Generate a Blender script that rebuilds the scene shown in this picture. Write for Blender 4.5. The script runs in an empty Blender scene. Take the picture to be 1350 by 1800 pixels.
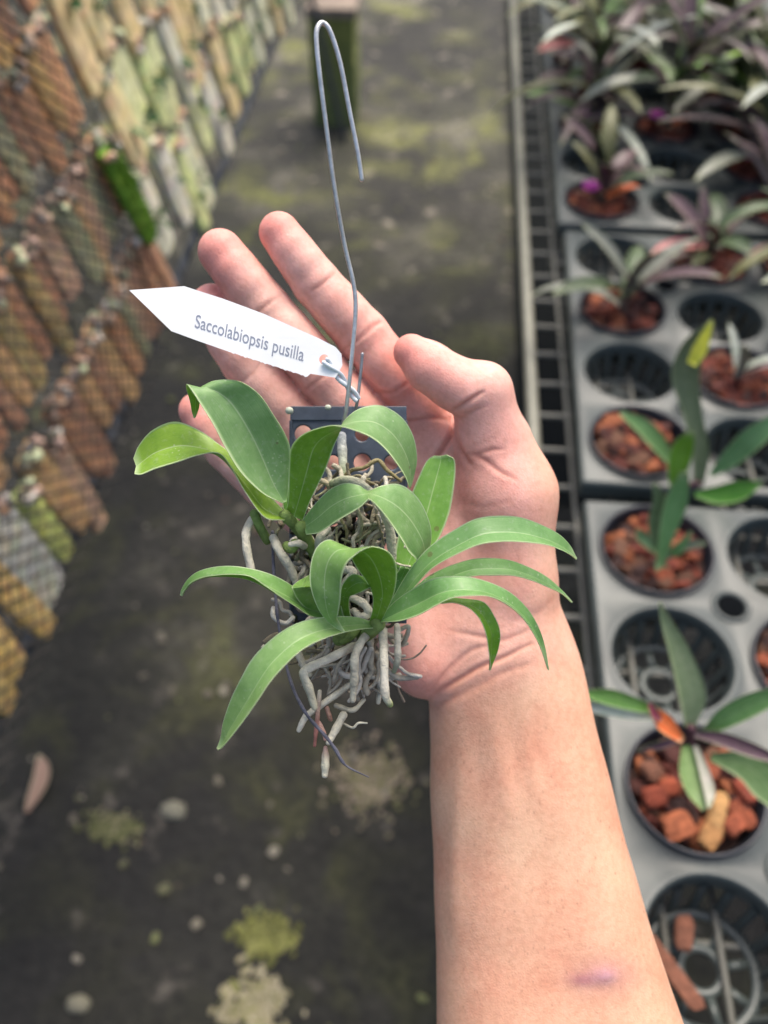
import bpy, math, random, numpy as np
from mathutils import Vector, geometry as mgeo
sc = bpy.context.scene
# ------------------------------------------------------------------ camera
F = 1500.0; PITCH = math.radians(49.5); YAW = math.radians(4.6); H = 1.4
FW = np.array([-math.sin(YAW)*math.cos(PITCH), math.cos(YAW)*math.cos(PITCH), -math.sin(PITCH)])
RT = np.array([math.cos(YAW), math.sin(YAW), 0.0]); UP = np.cross(RT, FW)
CAM = np.array([0, 0, H])
cd = bpy.data.cameras.new('camera'); cam = bpy.data.objects.new('camera', cd); sc.collection.objects.link(cam)
cam.location = (0, 0, H); cam.rotation_euler = (math.pi/2-PITCH, 0, YAW)
cd.sensor_fit = 'VERTICAL'; cd.sensor_height = 36; cd.lens = 30.0; cd.clip_start = .01; cd.clip_end = 500
cd.dof.use_dof = True; cd.dof.focus_distance = .262; cd.dof.aperture_fstop = 7.5; cd.dof.aperture_blades = 0
sc.camera = cam
# ------------------------------------------------------------------ light
SUN_EL, SUN_AZ = 62, 20            # degrees; azimuth measured from +Y towards +X
w = bpy.data.worlds.new('World'); sc.world = w; w.use_nodes = True
nt = w.node_tree; sky = nt.nodes.new('ShaderNodeTexSky'); sky.sky_type = 'NISHITA'; sky.sun_disc = False
sky.sun_elevation = math.radians(SUN_EL); sky.sun_rotation = math.radians(SUN_AZ)
sky.air_density = 1.0; sky.dust_density = 6.0; sky.ozone_density = .6
nt.links.new(sky.outputs[0], nt.nodes['Background'].inputs[0]); nt.nodes['Background'].inputs[1].default_value = .15
sl = bpy.data.lights.new('sun', 'SUN'); sl.energy = 1.45; sl.angle = math.radians(32); sl.color = (1, .95, .86)
so = bpy.data.objects.new('sun', sl); sc.collection.objects.link(so)
e, a = math.radians(SUN_EL), math.radians(SUN_AZ)
so.rotation_euler = Vector((math.cos(e)*math.sin(a), math.cos(e)*math.cos(a), math.sin(e))).to_track_quat('Z', 'Y').to_euler()
sc.view_settings.view_transform = 'Standard'; sc.view_settings.look = 'None'; sc.view_settings.gamma = 1
sc.view_settings.exposure = 0.78
# ------------------------------------------------------------------ helpers
ORD = ['first', 'second', 'third', 'fourth', 'fifth', 'sixth', 'seventh', 'eighth', 'ninth', 'tenth', 'eleventh', 'twelfth', 'thirteenth', 'fourteenth', 'fifteenth', 'sixteenth', 'seventeenth', 'eighteenth', 'nineteenth', 'twentieth', 'twenty-first', 'twenty-second', 'twenty-third', 'twenty-fourth', 'twenty-fifth', 'twenty-sixth', 'twenty-seventh', 'twenty-eighth', 'twenty-ninth', 'thirtieth', 'thirty-first', 'thirty-second', 'thirty-third', 'thirty-fourth', 'thirty-fifth', 'thirty-sixth', 'thirty-seventh', 'thirty-eighth', 'thirty-ninth', 'fortieth']
def P(px, py, z):                     # a point of the place, from its direction and its distance along the view axis
    return CAM + z*(FW + RT*(px-675)/F - UP*(py-900)/F)
def onz(px, py, z):
    r = FW + RT*(px-675)/F - UP*(py-900)/F
    return CAM + r*(z-H)/r[2]
def lin(c):
    c = np.array(c, float)/255
    return np.where(c <= .04045, c/12.92, ((c+.055)/1.055)**2.4)
def catmull(pts, n):
    p = np.array(pts, float); m = len(p)
    p = np.vstack([2*p[0]-p[1], p, 2*p[-1]-p[-2]])
    t = np.linspace(0, m-1, n); i = np.minimum(t.astype(int), m-2); f = (t-i)[:, None]
    a, b, c, d = p[i], p[i+1], p[i+2], p[i+3]
    return .5*((2*b)+(-a+c)*f+(2*a-5*b+4*c-d)*f**2+(-a+3*b-3*c+d)*f**3)
class MB:
    def __init__(s): s.v = []; s.f = []; s.c = []; s.n = 0; s.uv = []; s.side = []
    def add(s, v, f, col=(1, 1, 1), uv=None, side=None):
        v = np.asarray(v, float).reshape(-1, 3); s.v.append(v)
        s.f += [tuple(int(i)+s.n for i in q) for q in f]; s.n += len(v)
        c = np.asarray(col, float)
        s.c.append(np.tile(c, (len(v), 1)) if c.ndim == 1 else c)
        s.uv.append(np.zeros((len(v), 2)) if uv is None else uv)
        s.side.append(np.zeros(len(v)) if side is None else side)
    def build(s, name, mat, parent=None, smooth=True, link=True, offset=True):
        v = np.vstack(s.v)
        if parent is not None and offset: v = v-np.array(parent.location)
        me = bpy.data.meshes.new(name); me.from_pydata(v.tolist(), [], s.f); me.materials.append(mat)
        c = np.vstack(s.c); at = me.attributes.new('Col', 'FLOAT_COLOR', 'POINT')
        at.data.foreach_set('color', np.hstack([c, np.ones((len(c), 1))]).ravel())
        at = me.attributes.new('uvp', 'FLOAT2', 'POINT'); at.data.foreach_set('vector', np.vstack(s.uv).ravel())
        at = me.attributes.new('side', 'FLOAT', 'POINT'); at.data.foreach_set('value', np.concatenate(s.side))
        if smooth: me.polygons.foreach_set('use_smooth', [True]*len(me.polygons))
        me.update()
        o = bpy.data.objects.new(name, me); sc.collection.objects.link(o)
        if parent is not None: o.parent = parent
        return o
def tag(o, label=None, cat=None, group=None, kind=None):
    if label: o['label'] = label
    if cat: o['category'] = cat
    if group: o['group'] = group
    if kind: o['kind'] = kind
    return o
def empty(name, loc=(0, 0, 0), rz=0.0):
    o = bpy.data.objects.new(name, None); sc.collection.objects.link(o); o.location = tuple(loc); o.rotation_euler = (0, 0, rz)
    o.empty_display_size = .02
    return o
def tube(mb, pts, r, n=60, seg=10, col=(1, 1, 1), wob=0, rng=None):
    """pts Nx3, r scalar or list per control point"""
    pts = np.array(pts, float); r = np.full(len(pts), r) if np.isscalar(r) else np.array(r, float)
    q = catmull(np.hstack([pts, r[:, None]]), n); c, rr = q[:, :3], np.maximum(q[:, 3], 1e-5)
    if wob: rr = rr*(1+wob*np.sin(np.arange(n)*.45+rng.random()*6)*.8+wob*.5*(np.array([rng.random() for _ in range(n)])-.5))
    t = np.gradient(c, axis=0); t /= np.linalg.norm(t, axis=1)[:, None]+1e-12
    u = np.cross(t[0], [0.3, .2, .9]); u /= np.linalg.norm(u); us = []
    for k in range(n):
        u = u-t[k]*(u@t[k]); u /= np.linalg.norm(u)+1e-12; us.append(u.copy())
    us = np.array(us); vs = np.cross(t, us)
    # rounded ends
    c = np.vstack([c[0]-t[0]*rr[0]*.8, c[0]-t[0]*rr[0]*.5, c, c[-1]+t[-1]*rr[-1]*.5, c[-1]+t[-1]*rr[-1]*.8])
    rr = np.concatenate([[rr[0]*.3, rr[0]*.8], rr, [rr[-1]*.8, rr[-1]*.3]])
    us = np.vstack([us[:1], us[:1], us, us[-1:], us[-1:]]); vs = np.vstack([vs[:1], vs[:1], vs, vs[-1:], vs[-1:]])
    N = len(c); an = np.linspace(0, 2*math.pi, seg, endpoint=False)
    V = c[:, None]+rr[:, None, None]*(us[:, None]*np.cos(an)[None, :, None]+vs[:, None]*np.sin(an)[None, :, None])
    f = [(i*seg+j, i*seg+(j+1) % seg, (i+1)*seg+(j+1) % seg, (i+1)*seg+j) for i in range(N-1) for j in range(seg)]
    f += [tuple(range(seg))[::-1], tuple((N-1)*seg+j for j in range(seg))]
    cc = np.asarray(col, float)
    if cc.ndim == 2: cc = np.repeat(catmull(cc, N).clip(0, 1), seg, axis=0)
    uv = np.stack([np.tile(np.arange(seg)/seg, N), np.repeat(np.linspace(0, 1, N), seg)], 1)
    mb.add(V.reshape(-1, 3), f, cc, uv)
def ribbon(mb, L, M, R, n=44, m=13, th=.0005, col=(1, 1, 1), flip=False, ripple=0, rng=None, crease=.5):
    """closed thin blade through left / mid / right control lines; the top face has side=1"""
    q = catmull(np.hstack([L, M, R]), n); L, M, R = q[:, None, :3], q[:, None, 3:6], q[:, None, 6:]
    s = np.linspace(-1, 1, m)[None, :, None]; ab = np.abs(s)
    end = np.where(s < 0, L, R)
    lininterp = M*(1-ab)+end*ab
    quad = M+(R-L)/2*s+((R+L)/2-M)*s*s
    G = lininterp*crease+quad*(1-crease)
    if ripple:
        ph = rng.random()*6
        off = ripple*np.sin(np.linspace(0, 1, n)[:, None]*9+ph+np.sign(s[..., 0])*1.3)*ab[..., 0]**2
        du = np.gradient(G, axis=0); dv = np.gradient(G, axis=1); nn = np.cross(du, dv); nn /= np.linalg.norm(nn, axis=2)[..., None]+1e-12
        G = G+nn*off[..., None]
    du = np.gradient(G, axis=0); dv = np.gradient(G, axis=1); nn = np.cross(du, dv)
    ln = np.linalg.norm(nn, axis=2)[..., None]; nn = nn/(ln+1e-12)
    if flip: nn = -nn
    tt = th*(.35+.65*(1-ab**4))
    A = G+nn*tt/2; B = G-nn*tt/2
    V = np.concatenate([A.reshape(-1, 3), B.reshape(-1, 3)]); K = n*m
    f = []
    for i in range(n-1):
        for j in range(m-1):
            a, b, c, d = i*m+j, i*m+j+1, (i+1)*m+j+1, (i+1)*m+j
            f.append((a, b, c, d) if not flip else (d, c, b, a)); f.append((K+d, K+c, K+b, K+a) if not flip else (K+a, K+b, K+c, K+d))
    def edge(a, b):
        f.append((a, a+K, b+K, b) if not flip else (b, b+K, a+K, a))
    for i in range(n-1): edge(i*m, (i+1)*m); edge((i+1)*m+m-1, i*m+m-1)
    for j in range(m-1): edge(j+1, j); edge((n-1)*m+j, (n-1)*m+j+1)
    uv1 = np.stack([np.tile(s[0, :, 0], n), np.repeat(np.linspace(0, 1, n), m)], 1)
    f = [q[::-1] for q in f]
    mb.add(V, f, col, np.vstack([uv1, uv1]), np.concatenate([np.ones(K), np.zeros(K)]))
def box(mb, c, s, col=(1, 1, 1), R=None):
    v = np.array([[x, y, z] for x in (-.5, .5) for y in (-.5, .5) for z in (-.5, .5)])*np.array(s)
    if R is not None: v = v@R.T
    mb.add(v+np.array(c), [(0, 1, 3, 2), (4, 6, 7, 5), (0, 4, 5, 1), (2, 3, 7, 6), (0, 2, 6, 4), (1, 5, 7, 3)], col)
def rotm(ax, an):
    ax = np.array(ax, float); ax /= np.linalg.norm(ax); K = np.array([[0, -ax[2], ax[1]], [ax[2], 0, -ax[0]], [-ax[1], ax[0], 0]])
    return np.eye(3)+math.sin(an)*K+(1-math.cos(an))*K@K
def chunk(mb, c, s, rng, col, R=None, flat=False):
    """irregular chip: a subdivided, jittered box with knocked off corners"""
    g = [-.5, -.22, .22, .5]; idx = {}; V = []; f = []
    for i, x in enumerate(g):
        for j, y in enumerate(g):
            for k, z in enumerate(g):
                if 0 < i < 3 and 0 < j < 3 and 0 < k < 3: continue
                idx[i, j, k] = len(V); p = np.array([x, y, z])
                nb = sum(abs(t) > .4 for t in p); p = p*(1-.13*(nb-1)) if nb > 1 else p
                V.append(p+np.array([rng.uniform(-.07, .07) for _ in range(3)]))
    for a in range(3):
        for side in (0, 3):
            for p in range(3):
                for q in range(3):
                    def ix(u, v_):
                        t = [0, 0, 0]; t[a] = side; t[(a+1) % 3] = u; t[(a+2) % 3] = v_; return idx[tuple(t)]
                    qd = (ix(p, q), ix(p+1, q), ix(p+1, q+1), ix(p, q+1))
                    f.append(qd if side == 3 else qd[::-1])
    V = np.array(V)*np.array(s)
    if R is not None: V = V@R.T
    mb.add(V+np.array(c), f, col)
def rnd_rot(rng, tilt=3.14):
    return rotm([rng.gauss(0, 1), rng.gauss(0, 1), rng.gauss(0, 1)+.001], rng.uniform(0, tilt))
# ------------------------------------------------------------------ materials
def mat(name):
    m = bpy.data.materials.new(name); m.use_nodes = True; n = m.node_tree.nodes; return m, n, m.node_tree.links, n['Principled BSDF']
def noise(n, l, scale, detail=4, coord=None, dist=0.0, rough=.55):
    t = n.new('ShaderNodeTexNoise'); t.inputs['Scale'].default_value = scale; t.inputs['Detail'].default_value = detail
    t.inputs['Roughness'].default_value = rough; t.inputs['Distortion'].default_value = dist
    if coord is None:
        g = n.new('ShaderNodeTexCoord'); coord = g.outputs['Object']
    l.new(coord, t.inputs['Vector']); return t.outputs['Fac']
def ramp(n, l, fac, stops):
    r = n.new('ShaderNodeValToRGB'); l.new(fac, r.inputs[0]); e = r.color_ramp.elements
    while len(e) < len(stops): e.new(.5)
    for el, (p, c) in zip(e, stops): el.position = p; el.color = (*c, 1) if len(c) == 3 else c
    return r.outputs[0]
def mix(n, l, f, a, b, mode='MIX'):
    m = n.new('ShaderNodeMix'); m.data_type = 'RGBA'; m.blend_type = mode
    for s, v in ((m.inputs[0], f), (m.inputs[6], a), (m.inputs[7], b)):
        if hasattr(v, 'links'): l.new(v, s)
        elif np.isscalar(v): s.default_value = v
        else: s.default_value = (*v, 1)
    return m.outputs[2]
def math_(n, l, op, a, b=0.0, c=None):
    m = n.new('ShaderNodeMath'); m.operation = op
    for s, v in zip(m.inputs, (a, b, c)):
        if v is None: continue
        if hasattr(v, 'links'): l.new(v, s)
        else: s.default_value = v
    return m.outputs[0]
def attr(n, name, out='Color'):
    a = n.new('ShaderNodeAttribute'); a.attribute_name = name; return a.outputs[out]
def bump(n, l, bs, h, strength=.3, dist=.001, prev=None):
    b = n.new('ShaderNodeBump'); b.inputs['Strength'].default_value = strength; b.inputs['Distance'].default_value = dist
    l.new(h, b.inputs['Height'])
    if prev: l.new(prev, b.inputs['Normal'])
    l.new(b.outputs[0], bs.inputs['Normal']); return b.outputs[0]
def simple(name, rough=.6, nscale=60, amt=.35, bscale=None, bstr=.4, bdist=.001, metal=0, spec=.5, tint=(.5, .5, .5)):
    """vertex colour of the thing times a mottling noise"""
    m, n, l, b = mat(name); f = noise(n, l, nscale, 5)
    c = mix(n, l, 1.0, attr(n, 'Col'), ramp(n, l, f, [(.25, (1-amt,)*3), (.75, (1+0*amt,)*3)]), 'MULTIPLY')
    l.new(c, b.inputs['Base Color']); b.inputs['Roughness'].default_value = rough; b.inputs['Metallic'].default_value = metal
    b.inputs['Specular IOR Level'].default_value = spec
    bump(n, l, b, noise(n, l, bscale or nscale*2, 6), bstr, bdist); return m
# skin
M_skin, n, l, b = mat('skin')
f1 = noise(n, l, 70, 4); f2 = noise(n, l, 480, 3); f3 = noise(n, l, 22, 3)
c = mix(n, l, 1.0, attr(n, 'Col'), ramp(n, l, f1, [(.3, (.92, .82, .79)), (.7, (1.05, 1.06, 1.05))]), 'MULTIPLY')
c = mix(n, l, 1.0, c, ramp(n, l, f3, [(.35, (1.0, .88, .85)), (.65, (.99, 1.04, 1.02))]), 'MULTIPLY')
c = mix(n, l, 1.0, c, ramp(n, l, f2, [(.35, (.93, .9, .88)), (.6, (1.02, 1.02, 1.02))]), 'MULTIPLY')
l.new(c, b.inputs['Base Color']); b.inputs['Subsurface Weight'].default_value = .25
b.inputs['Subsurface Radius'].default_value = (1, .35, .2); b.inputs['Subsurface Scale'].default_value = .004
rg = math_(n, l, 'SUBTRACT', .52, math_(n, l, 'MULTIPLY', attr(n, 'side', 'Fac'), .42)); l.new(rg, b.inputs['Roughness'])
b.inputs['Specular IOR Level'].default_value = .38
vo = n.new('ShaderNodeTexVoronoi'); vo.feature = 'DISTANCE_TO_EDGE'; vo.inputs['Scale'].default_value = 900
g_ = n.new('ShaderNodeTexCoord'); l.new(g_.outputs['Object'], vo.inputs['Vector'])
nb = bump(n, l, b, vo.outputs['Distance'], .2, .0006); bump(n, l, b, noise(n, l, 300, 6, None, 1.5), .2, .0007, nb)
# orchid leaf
def leaf_mat(name, top, under, edge, transl=.24, rough=.31, vein=1.0):
    m, n, l, b = mat(name)
    uvn = n.new('ShaderNodeAttribute'); uvn.attribute_name = 'uvp'; sp = n.new('ShaderNodeSeparateXYZ'); l.new(uvn.outputs['Vector'], sp.inputs[0])
    u, v = sp.outputs[0], sp.outputs[1]; au = math_(n, l, 'ABSOLUTE', u); side = attr(n, 'side', 'Fac')
    base = mix(n, l, side, under, top); base = mix(n, l, 1.0, base, attr(n, 'Col'), 'MULTIPLY')
    cb = n.new('ShaderNodeCombineXYZ'); l.new(math_(n, l, 'MULTIPLY', u, 26.0), cb.inputs[0]); l.new(math_(n, l, 'MULTIPLY', v, 1.6), cb.inputs[1])
    st = noise(n, l, 1.0, 3, cb.outputs[0])
    base = mix(n, l, 1.0, base, ramp(n, l, st, [(.3, (.93, .95, .92)), (.7, (1.05, 1.04, 1.05))]), 'MULTIPLY')
    cl = noise(n, l, 170, 6, None, .6, .65); base = mix(n, l, 1.0, base, ramp(n, l, cl, [(.3, (.74, .82, .7)), (.55, (1, 1, 1)), (.75, (1.16, 1.08, 1.14))]), 'MULTIPLY')
    # pale worn tip and base
    tipf = math_(n, l, 'MULTIPLY', math_(n, l, 'SMOOTH_MIN', 1.0, math_(n, l, 'MAXIMUM', math_(n, l, 'MULTIPLY_ADD', v, 8.0, -7.1), 0.0), .1), .55)
    base = mix(n, l, tipf, base, edge)
    rib = math_(n, l, 'SUBTRACT', 1.0, math_(n, l, 'MINIMUM', math_(n, l, 'MULTIPLY', au, 22.0), 1.0))
    base = mix(n, l, math_(n, l, 'MULTIPLY', rib, .42*vein), base, edge)
    ed = math_(n, l, 'MULTIPLY', math_(n, l, 'MAXIMUM', math_(n, l, 'SUBTRACT', au, .91), 0.0), 12.0)
    base = mix(n, l, math_(n, l, 'MINIMUM', ed, .8), base, edge)
    vo = n.new('ShaderNodeTexVoronoi'); vo.inputs['Scale'].default_value = 520
    gc = n.new('ShaderNodeTexCoord'); l.new(gc.outputs['Object'], vo.inputs['Vector'])
    spk = math_(n, l, 'MULTIPLY', math_(n, l, 'LESS_THAN', vo.outputs['Distance'], .17), math_(n, l, 'GREATER_THAN', noise(n, l, 90, 2), .56))
    base = mix(n, l, math_(n, l, 'MULTIPLY', spk, .35*vein), base, (.55, .6, .45))
    v2 = n.new('ShaderNodeTexVoronoi'); v2.inputs['Scale'].default_value = 95; l.new(gc.outputs['Object'], v2.inputs['Vector'])
    scar = math_(n, l, 'MULTIPLY', math_(n, l, 'LESS_THAN', v2.outputs['Distance'], .085), math_(n, l, 'GREATER_THAN', noise(n, l, 38, 3), .53))
    base = mix(n, l, math_(n, l, 'MULTIPLY', scar, .55*vein), base, (.16, .12, .05))
    dust = ramp(n, l, noise(n, l, 620, 5), [(.55, (0,)*3), (.75, (.22*vein,)*3)]); base = mix(n, l, dust, base, (.5, .52, .45))
    l.new(base, b.inputs['Base Color']); b.inputs['Specular IOR Level'].default_value = .5
    l.new(math_(n, l, 'MULTIPLY_ADD', cl, .3, rough-.1), b.inputs['Roughness'])
    h = math_(n, l, 'ADD', math_(n, l, 'MULTIPLY', st, 1.0), math_(n, l, 'MULTIPLY', rib, -.8))
    bump(n, l, b, h, .22*vein, .0005)
    tr = n.new('ShaderNodeBsdfTranslucent'); l.new(mix(n, l, 1.0, base, (1.5, 1.7, .55), 'MULTIPLY'), tr.inputs[0])
    ms = n.new('ShaderNodeMixShader'); ms.inputs[0].default_value = transl; l.new(b.outputs[0], ms.inputs[1]); l.new(tr.outputs[0], ms.inputs[2])
    out = [x for x in n if x.type == 'OUTPUT_MATERIAL'][0]; l.new(ms.outputs[0], out.inputs[0]); return m
M_leaf = leaf_mat('orchid_leaf', lin((128, 163, 104)), lin((126, 162, 60)), lin((214, 226, 188)))
M_bleaf = leaf_mat('seedling_leaf', (1, 1, 1), (.9, .85, .9), lin((180, 190, 150)), transl=.12, rough=.4, vein=.6)
M_root = simple('root_skin', .8, 260, .5, 800, .9, .0008)
M_wire = simple('galvanised_wire', .32, 500, .35, 900, .4, .0003, metal=.6)
M_plate = simple('grey_plastic', .42, 240, .45, 500, .2, .0003)
M_tag = simple('tag_plastic', .35, 90, .12, 400, .08, .0002)
M_ink = simple('ink', .6, 60, .05)
M_tray = simple('tray_plastic', .42, 13, .5, 160, .12, .0006)
M_black = simple('black_plastic', .35, 60, .3, 200, .15, .0005)
M_matte = simple('matte_black', 1.0, 60, .2, spec=.0)
M_bark = simple('bark', .85, 160, .6, 300, 1.0, .002)
M_wood = simple('weathered_wood', .85, 45, .45, 220, .8, .002)
M_bwire = simple('coated_wire', .5, 60, .3)
M_net = simple('net_cord', .6, 60, .2)
M_stone = simple('stone', .9, 20, .5, 90, .9, .006)
M_petal = simple('petal', .5, 120, .2)
# ground: dark concrete with algae, moss and pale worn spots
M_ground, n, l, b = mat('dark_concrete')
g = n.new('ShaderNodeTexCoord').outputs['Object']
c = ramp(n, l, noise(n, l, 3.2, 7, g, .3, .62), [(.33, lin((38, 38, 34))), (.5, lin((58, 58, 49))), (.68, lin((106, 103, 91)))])
gm = ramp(n, l, noise(n, l, 4.6, 6, g, .5, .6), [(.48, (0, 0, 0)), (.64, (.8,)*3)])
c = mix(n, l, gm, c, mix(n, l, noise(n, l, 34, 5, g), lin((66, 70, 36)), lin((124, 126, 70))))
dk = ramp(n, l, noise(n, l, 1.9, 5, g, .2), [(.42, (0,)*3), (.55, (.8,)*3)])
c = mix(n, l, dk, c, lin((34, 34, 33)))
wn = ramp(n, l, noise(n, l, 13, 6, g, .2, .6), [(.6, (0,)*3), (.74, (.8,)*3)])
c = mix(n, l, wn, c, lin((150, 142, 128)))
sp = ramp(n, l, noise(n, l, 60, 4, g), [(.35, (.55,)*3), (.62, (1.15,)*3)]); c = mix(n, l, 1.0, c, sp, 'MULTIPLY')
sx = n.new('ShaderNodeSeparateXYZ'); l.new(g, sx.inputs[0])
far_tone = math_(n, l, 'ADD', math_(n, l, 'MULTIPLY', sx.outputs[1], .26), math_(n, l, 'MULTIPLY', noise(n, l, 1.5, 5, g), .5))  # ground tone rises towards the far end, broken up by noise
c = mix(n, l, 1.0, c, ramp(n, l, far_tone, [(.4, (.36, .36, .38)), (.75, (.8, .8, .78)), (1.2, (1.35, 1.33, 1.3))]), 'MULTIPLY')
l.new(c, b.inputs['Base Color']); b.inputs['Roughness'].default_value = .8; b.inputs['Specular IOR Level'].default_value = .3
bump(n, l, b, noise(n, l, 40, 8, g), .7, .01)

rng = random.Random(7)
# ------------------------------------------------------------------ ground
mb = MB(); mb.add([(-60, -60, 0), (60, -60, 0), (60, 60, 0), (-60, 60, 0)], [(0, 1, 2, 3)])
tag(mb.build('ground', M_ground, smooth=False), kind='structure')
# ------------------------------------------------------------------ bench of welded wire
BZ = .765; RX = .106
bench = tag(empty('wire_bench', (.1, .5, 0)), 'long grey welded wire bench carrying the plastic pot trays beside the path', 'bench')
mb = MB(); gc = lin((108, 108, 100))
for k in range(58):
    y = -.25+k*.052+.0; tube(mb, [(RX, y+.005, BZ), (1.15, y+.005, BZ)], .0031, 2, 8, gc)
for k in range(1, 25):
    x = RX+.036*k+(.0 if k > 1 else 0); tube(mb, [(x, -.3, BZ+.0057), (x, 2.75, BZ+.0057)], .0026, 2, 8, gc)
mb.build('wire_mesh_top', M_bwire, bench)
mb = MB(); tube(mb, [(RX, -.3, BZ), (RX, 2.75, BZ)], .0068, 2, 12, lin((138, 138, 124))); mb.build('edge_rail', M_bwire, bench)
mb = MB(); tube(mb, [(1.15, -.3, BZ), (1.15, 2.75, BZ)], .0068, 2, 12, lin((138, 138, 124))); mb.build('edge_rail', M_bwire, bench)
for x in (.42, 1.1):
    for y in (-.2, 1.0, 2.65):
        mb = MB(); box(mb, (x, y, BZ/2-.012), (.03, .03, BZ-.024), lin((110, 112, 108))); mb.build('leg', M_bwire, bench, smooth=False)
for y in (-.2, 1.0, 2.65):
    mb = MB(); box(mb, (.63, y, BZ-.0115), (.98, .026, .016), lin((110, 112, 108))); mb.build('cross_bar', M_bwire, bench, smooth=False)
mb = MB(); rg = random.Random(8); X_ = np.linspace(.2, 1.3, 24); Y_ = np.linspace(1.25, 4.2, 50)  # dark ground sheet, added to paint in the shade under the bench
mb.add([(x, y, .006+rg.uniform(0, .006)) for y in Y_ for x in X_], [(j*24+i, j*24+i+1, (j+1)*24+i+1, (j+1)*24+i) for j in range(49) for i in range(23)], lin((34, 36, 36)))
tag(mb.build('shade_sheet', M_matte), 'dark sheet added for the shade under the far half of the bench', 'shade sheet')
# ------------------------------------------------------------------ pot trays
TZ = .81; PX, PY = .11, .1072; HR = .0475
def cell(mb, cx, cy, sx, sy, r, z, col, seg=40, lip=.004, drop=.0):
    """square plate cell with a round hole whose rim turns down"""
    an = np.linspace(0, 2*math.pi, seg, endpoint=False)+math.pi/seg*0
    cs, sn = np.cos(an), np.sin(an); k = 1/np.maximum(np.abs(cs)/(sx/2), np.abs(sn)/(sy/2))
    # keep the corners
    out = np.stack([cs*k, sn*k], 1)
    for qx in (-1, 1):
        for qy in (-1, 1):
            i = np.argmin((out[:, 0]-qx*sx/2)**2+(out[:, 1]-qy*sy/2)**2); out[i] = (qx*sx/2, qy*sy/2)
    rings = [np.column_stack([out, np.full(seg, z)])]
    for rr, dz in ((r+lip*1.3, 0), (r+lip*.5, .0016), (r+lip*.1, .0012), (r-.0006, -.002), (r-.002, -.012)):
        rings.append(np.column_stack([cs*rr, sn*rr, np.full(seg, z+dz)]))
    V = np.concatenate(rings)+np.array([cx, cy, 0])
    f = [(a*seg+j, a*seg+(j+1) % seg, (a+1)*seg+(j+1) % seg, (a+1)*seg+j) for a in range(len(rings)-1) for j in range(seg)]
    mb.add(V, f, col)
def make_tray(nx, ny, col):
    t = empty('pot_tray'); mb = MB(); W, D = nx*PX, ny*PY
    for i in range(nx):
        for j in range(ny): cell(mb, (i-(nx-1)/2)*PX, (j-(ny-1)/2)*PY, PX, PY, HR, 0, col)
    # rolled skirt with rounded corners
    prof = [(0, 0), (.0015, -.0004), (.003, -.002), (.0036, -.006), (.004, -.018)]; loop = []
    cr = .0
    for (sx, sy, a0) in ((1, 1, 0), (-1, 1, 90), (-1, -1, 180), (1, -1, 270)):
        for k in range(7):
            a = math.radians(a0+k*15); loop.append((sx*W/2, sy*D/2, math.cos(a), math.sin(a)))
    Ls = np.array(loop); N = len(Ls)
    V = np.concatenate([np.column_stack([Ls[:, 0]+Ls[:, 2]*o, Ls[:, 1]+Ls[:, 3]*o, np.full(N, z)]) for o, z in prof])
    mb.add(V, [(a*N+j, (a+1)*N+j, (a+1)*N+(j+1) % N, a*N+(j+1) % N) for a in range(len(prof)-1) for j in range(N)], col)
    mb.build('tray_deck', M_tray, t, offset=False)
    # drain holes between the cups: raised rims, flat black discs paint in the shade inside
    for i in range(nx-1):
        for j in range(ny-1):
            if (i+j) % 2: continue
            x, y = (i-(nx-2)/2)*PX, (j-(ny-2)/2)*PY
            h = MB(); an = np.linspace(0, 2*math.pi, 24, endpoint=False)
            rr = [(.0165, .0004), (.0150, .0022), (.0130, .0022), (.0118, .0006), (.0112, -.0)]
            V = np.concatenate([np.column_stack([x+np.cos(an)*r, y+np.sin(an)*r, np.full(24, z)]) for r, z in rr])
            h.add(V, [(a*24+k, a*24+(k+1) % 24, (a+1)*24+(k+1) % 24, (a+1)*24+k) for a in range(4) for k in range(24)], col)
            h.build('drain_rim', M_tray, t, offset=False)
            h = MB(); V = np.column_stack([x+np.cos(an)*.0113, y+np.sin(an)*.0113, np.full(24, .0010)]); h.add(V, [tuple(range(24))], lin((18, 20, 22)))
            h.build('drain_shade_disc', M_matte, t, offset=False, smooth=False)
    return t
def make_cup_mesh():
    mb = MB(); col = lin((80, 88, 86)); dp = .0425
    for k in range(16):
        a = 2*math.pi*k/16; c_, s_ = math.cos(a), math.sin(a)
        R = rotm((0, 0, 1), a)
        V = []; 
        for r, z, wd in ((.0462, -.010, .0032), (.040, -dp, .0032)):
            for dx, dy in ((0, -wd), (0, wd), (-.002, wd), (-.002, -wd)): V.append(R@np.array([r+dx, dy, z]))
        mb.add(V, [(0, 1, 5, 4), (1, 2, 6, 5), (2, 3, 7, 6), (3, 0, 4, 7)], col)
    an = np.linspace(0, 2*math.pi, 40, endpoint=False)
    def ring(r0, r1, z):
        V = np.concatenate([np.column_stack([np.cos(an)*r, np.sin(an)*r, np.full(40, zz)]) for r, zz in ((r1, z), (r0, z), (r0, z-.002), (r1, z-.002))])
        mb.add(V, [(a*40+k, a*40+(k+1) % 40, ((a+1) % 4)*40+(k+1) % 40, ((a+1) % 4)*40+k) for a in range(4) for k in range(40)][::1], col)
    ring(.033, .0405, -dp+.001); ring(.011, .017, -dp+.0008)
    for k in range(8):
        a = 2*math.pi*k/8+.2; R = rotm((0, 0, 1), a); box(mb, R@np.array([.025, 0, -dp+.0001]), (.017, .0052, .0021), col, R)
    return mb
TRAYC = lin((70, 79, 78))
tray0 = make_tray(4, 4, TRAYC)
cup0 = make_cup_mesh().build('cup', M_black, tray0, offset=False)
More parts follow.
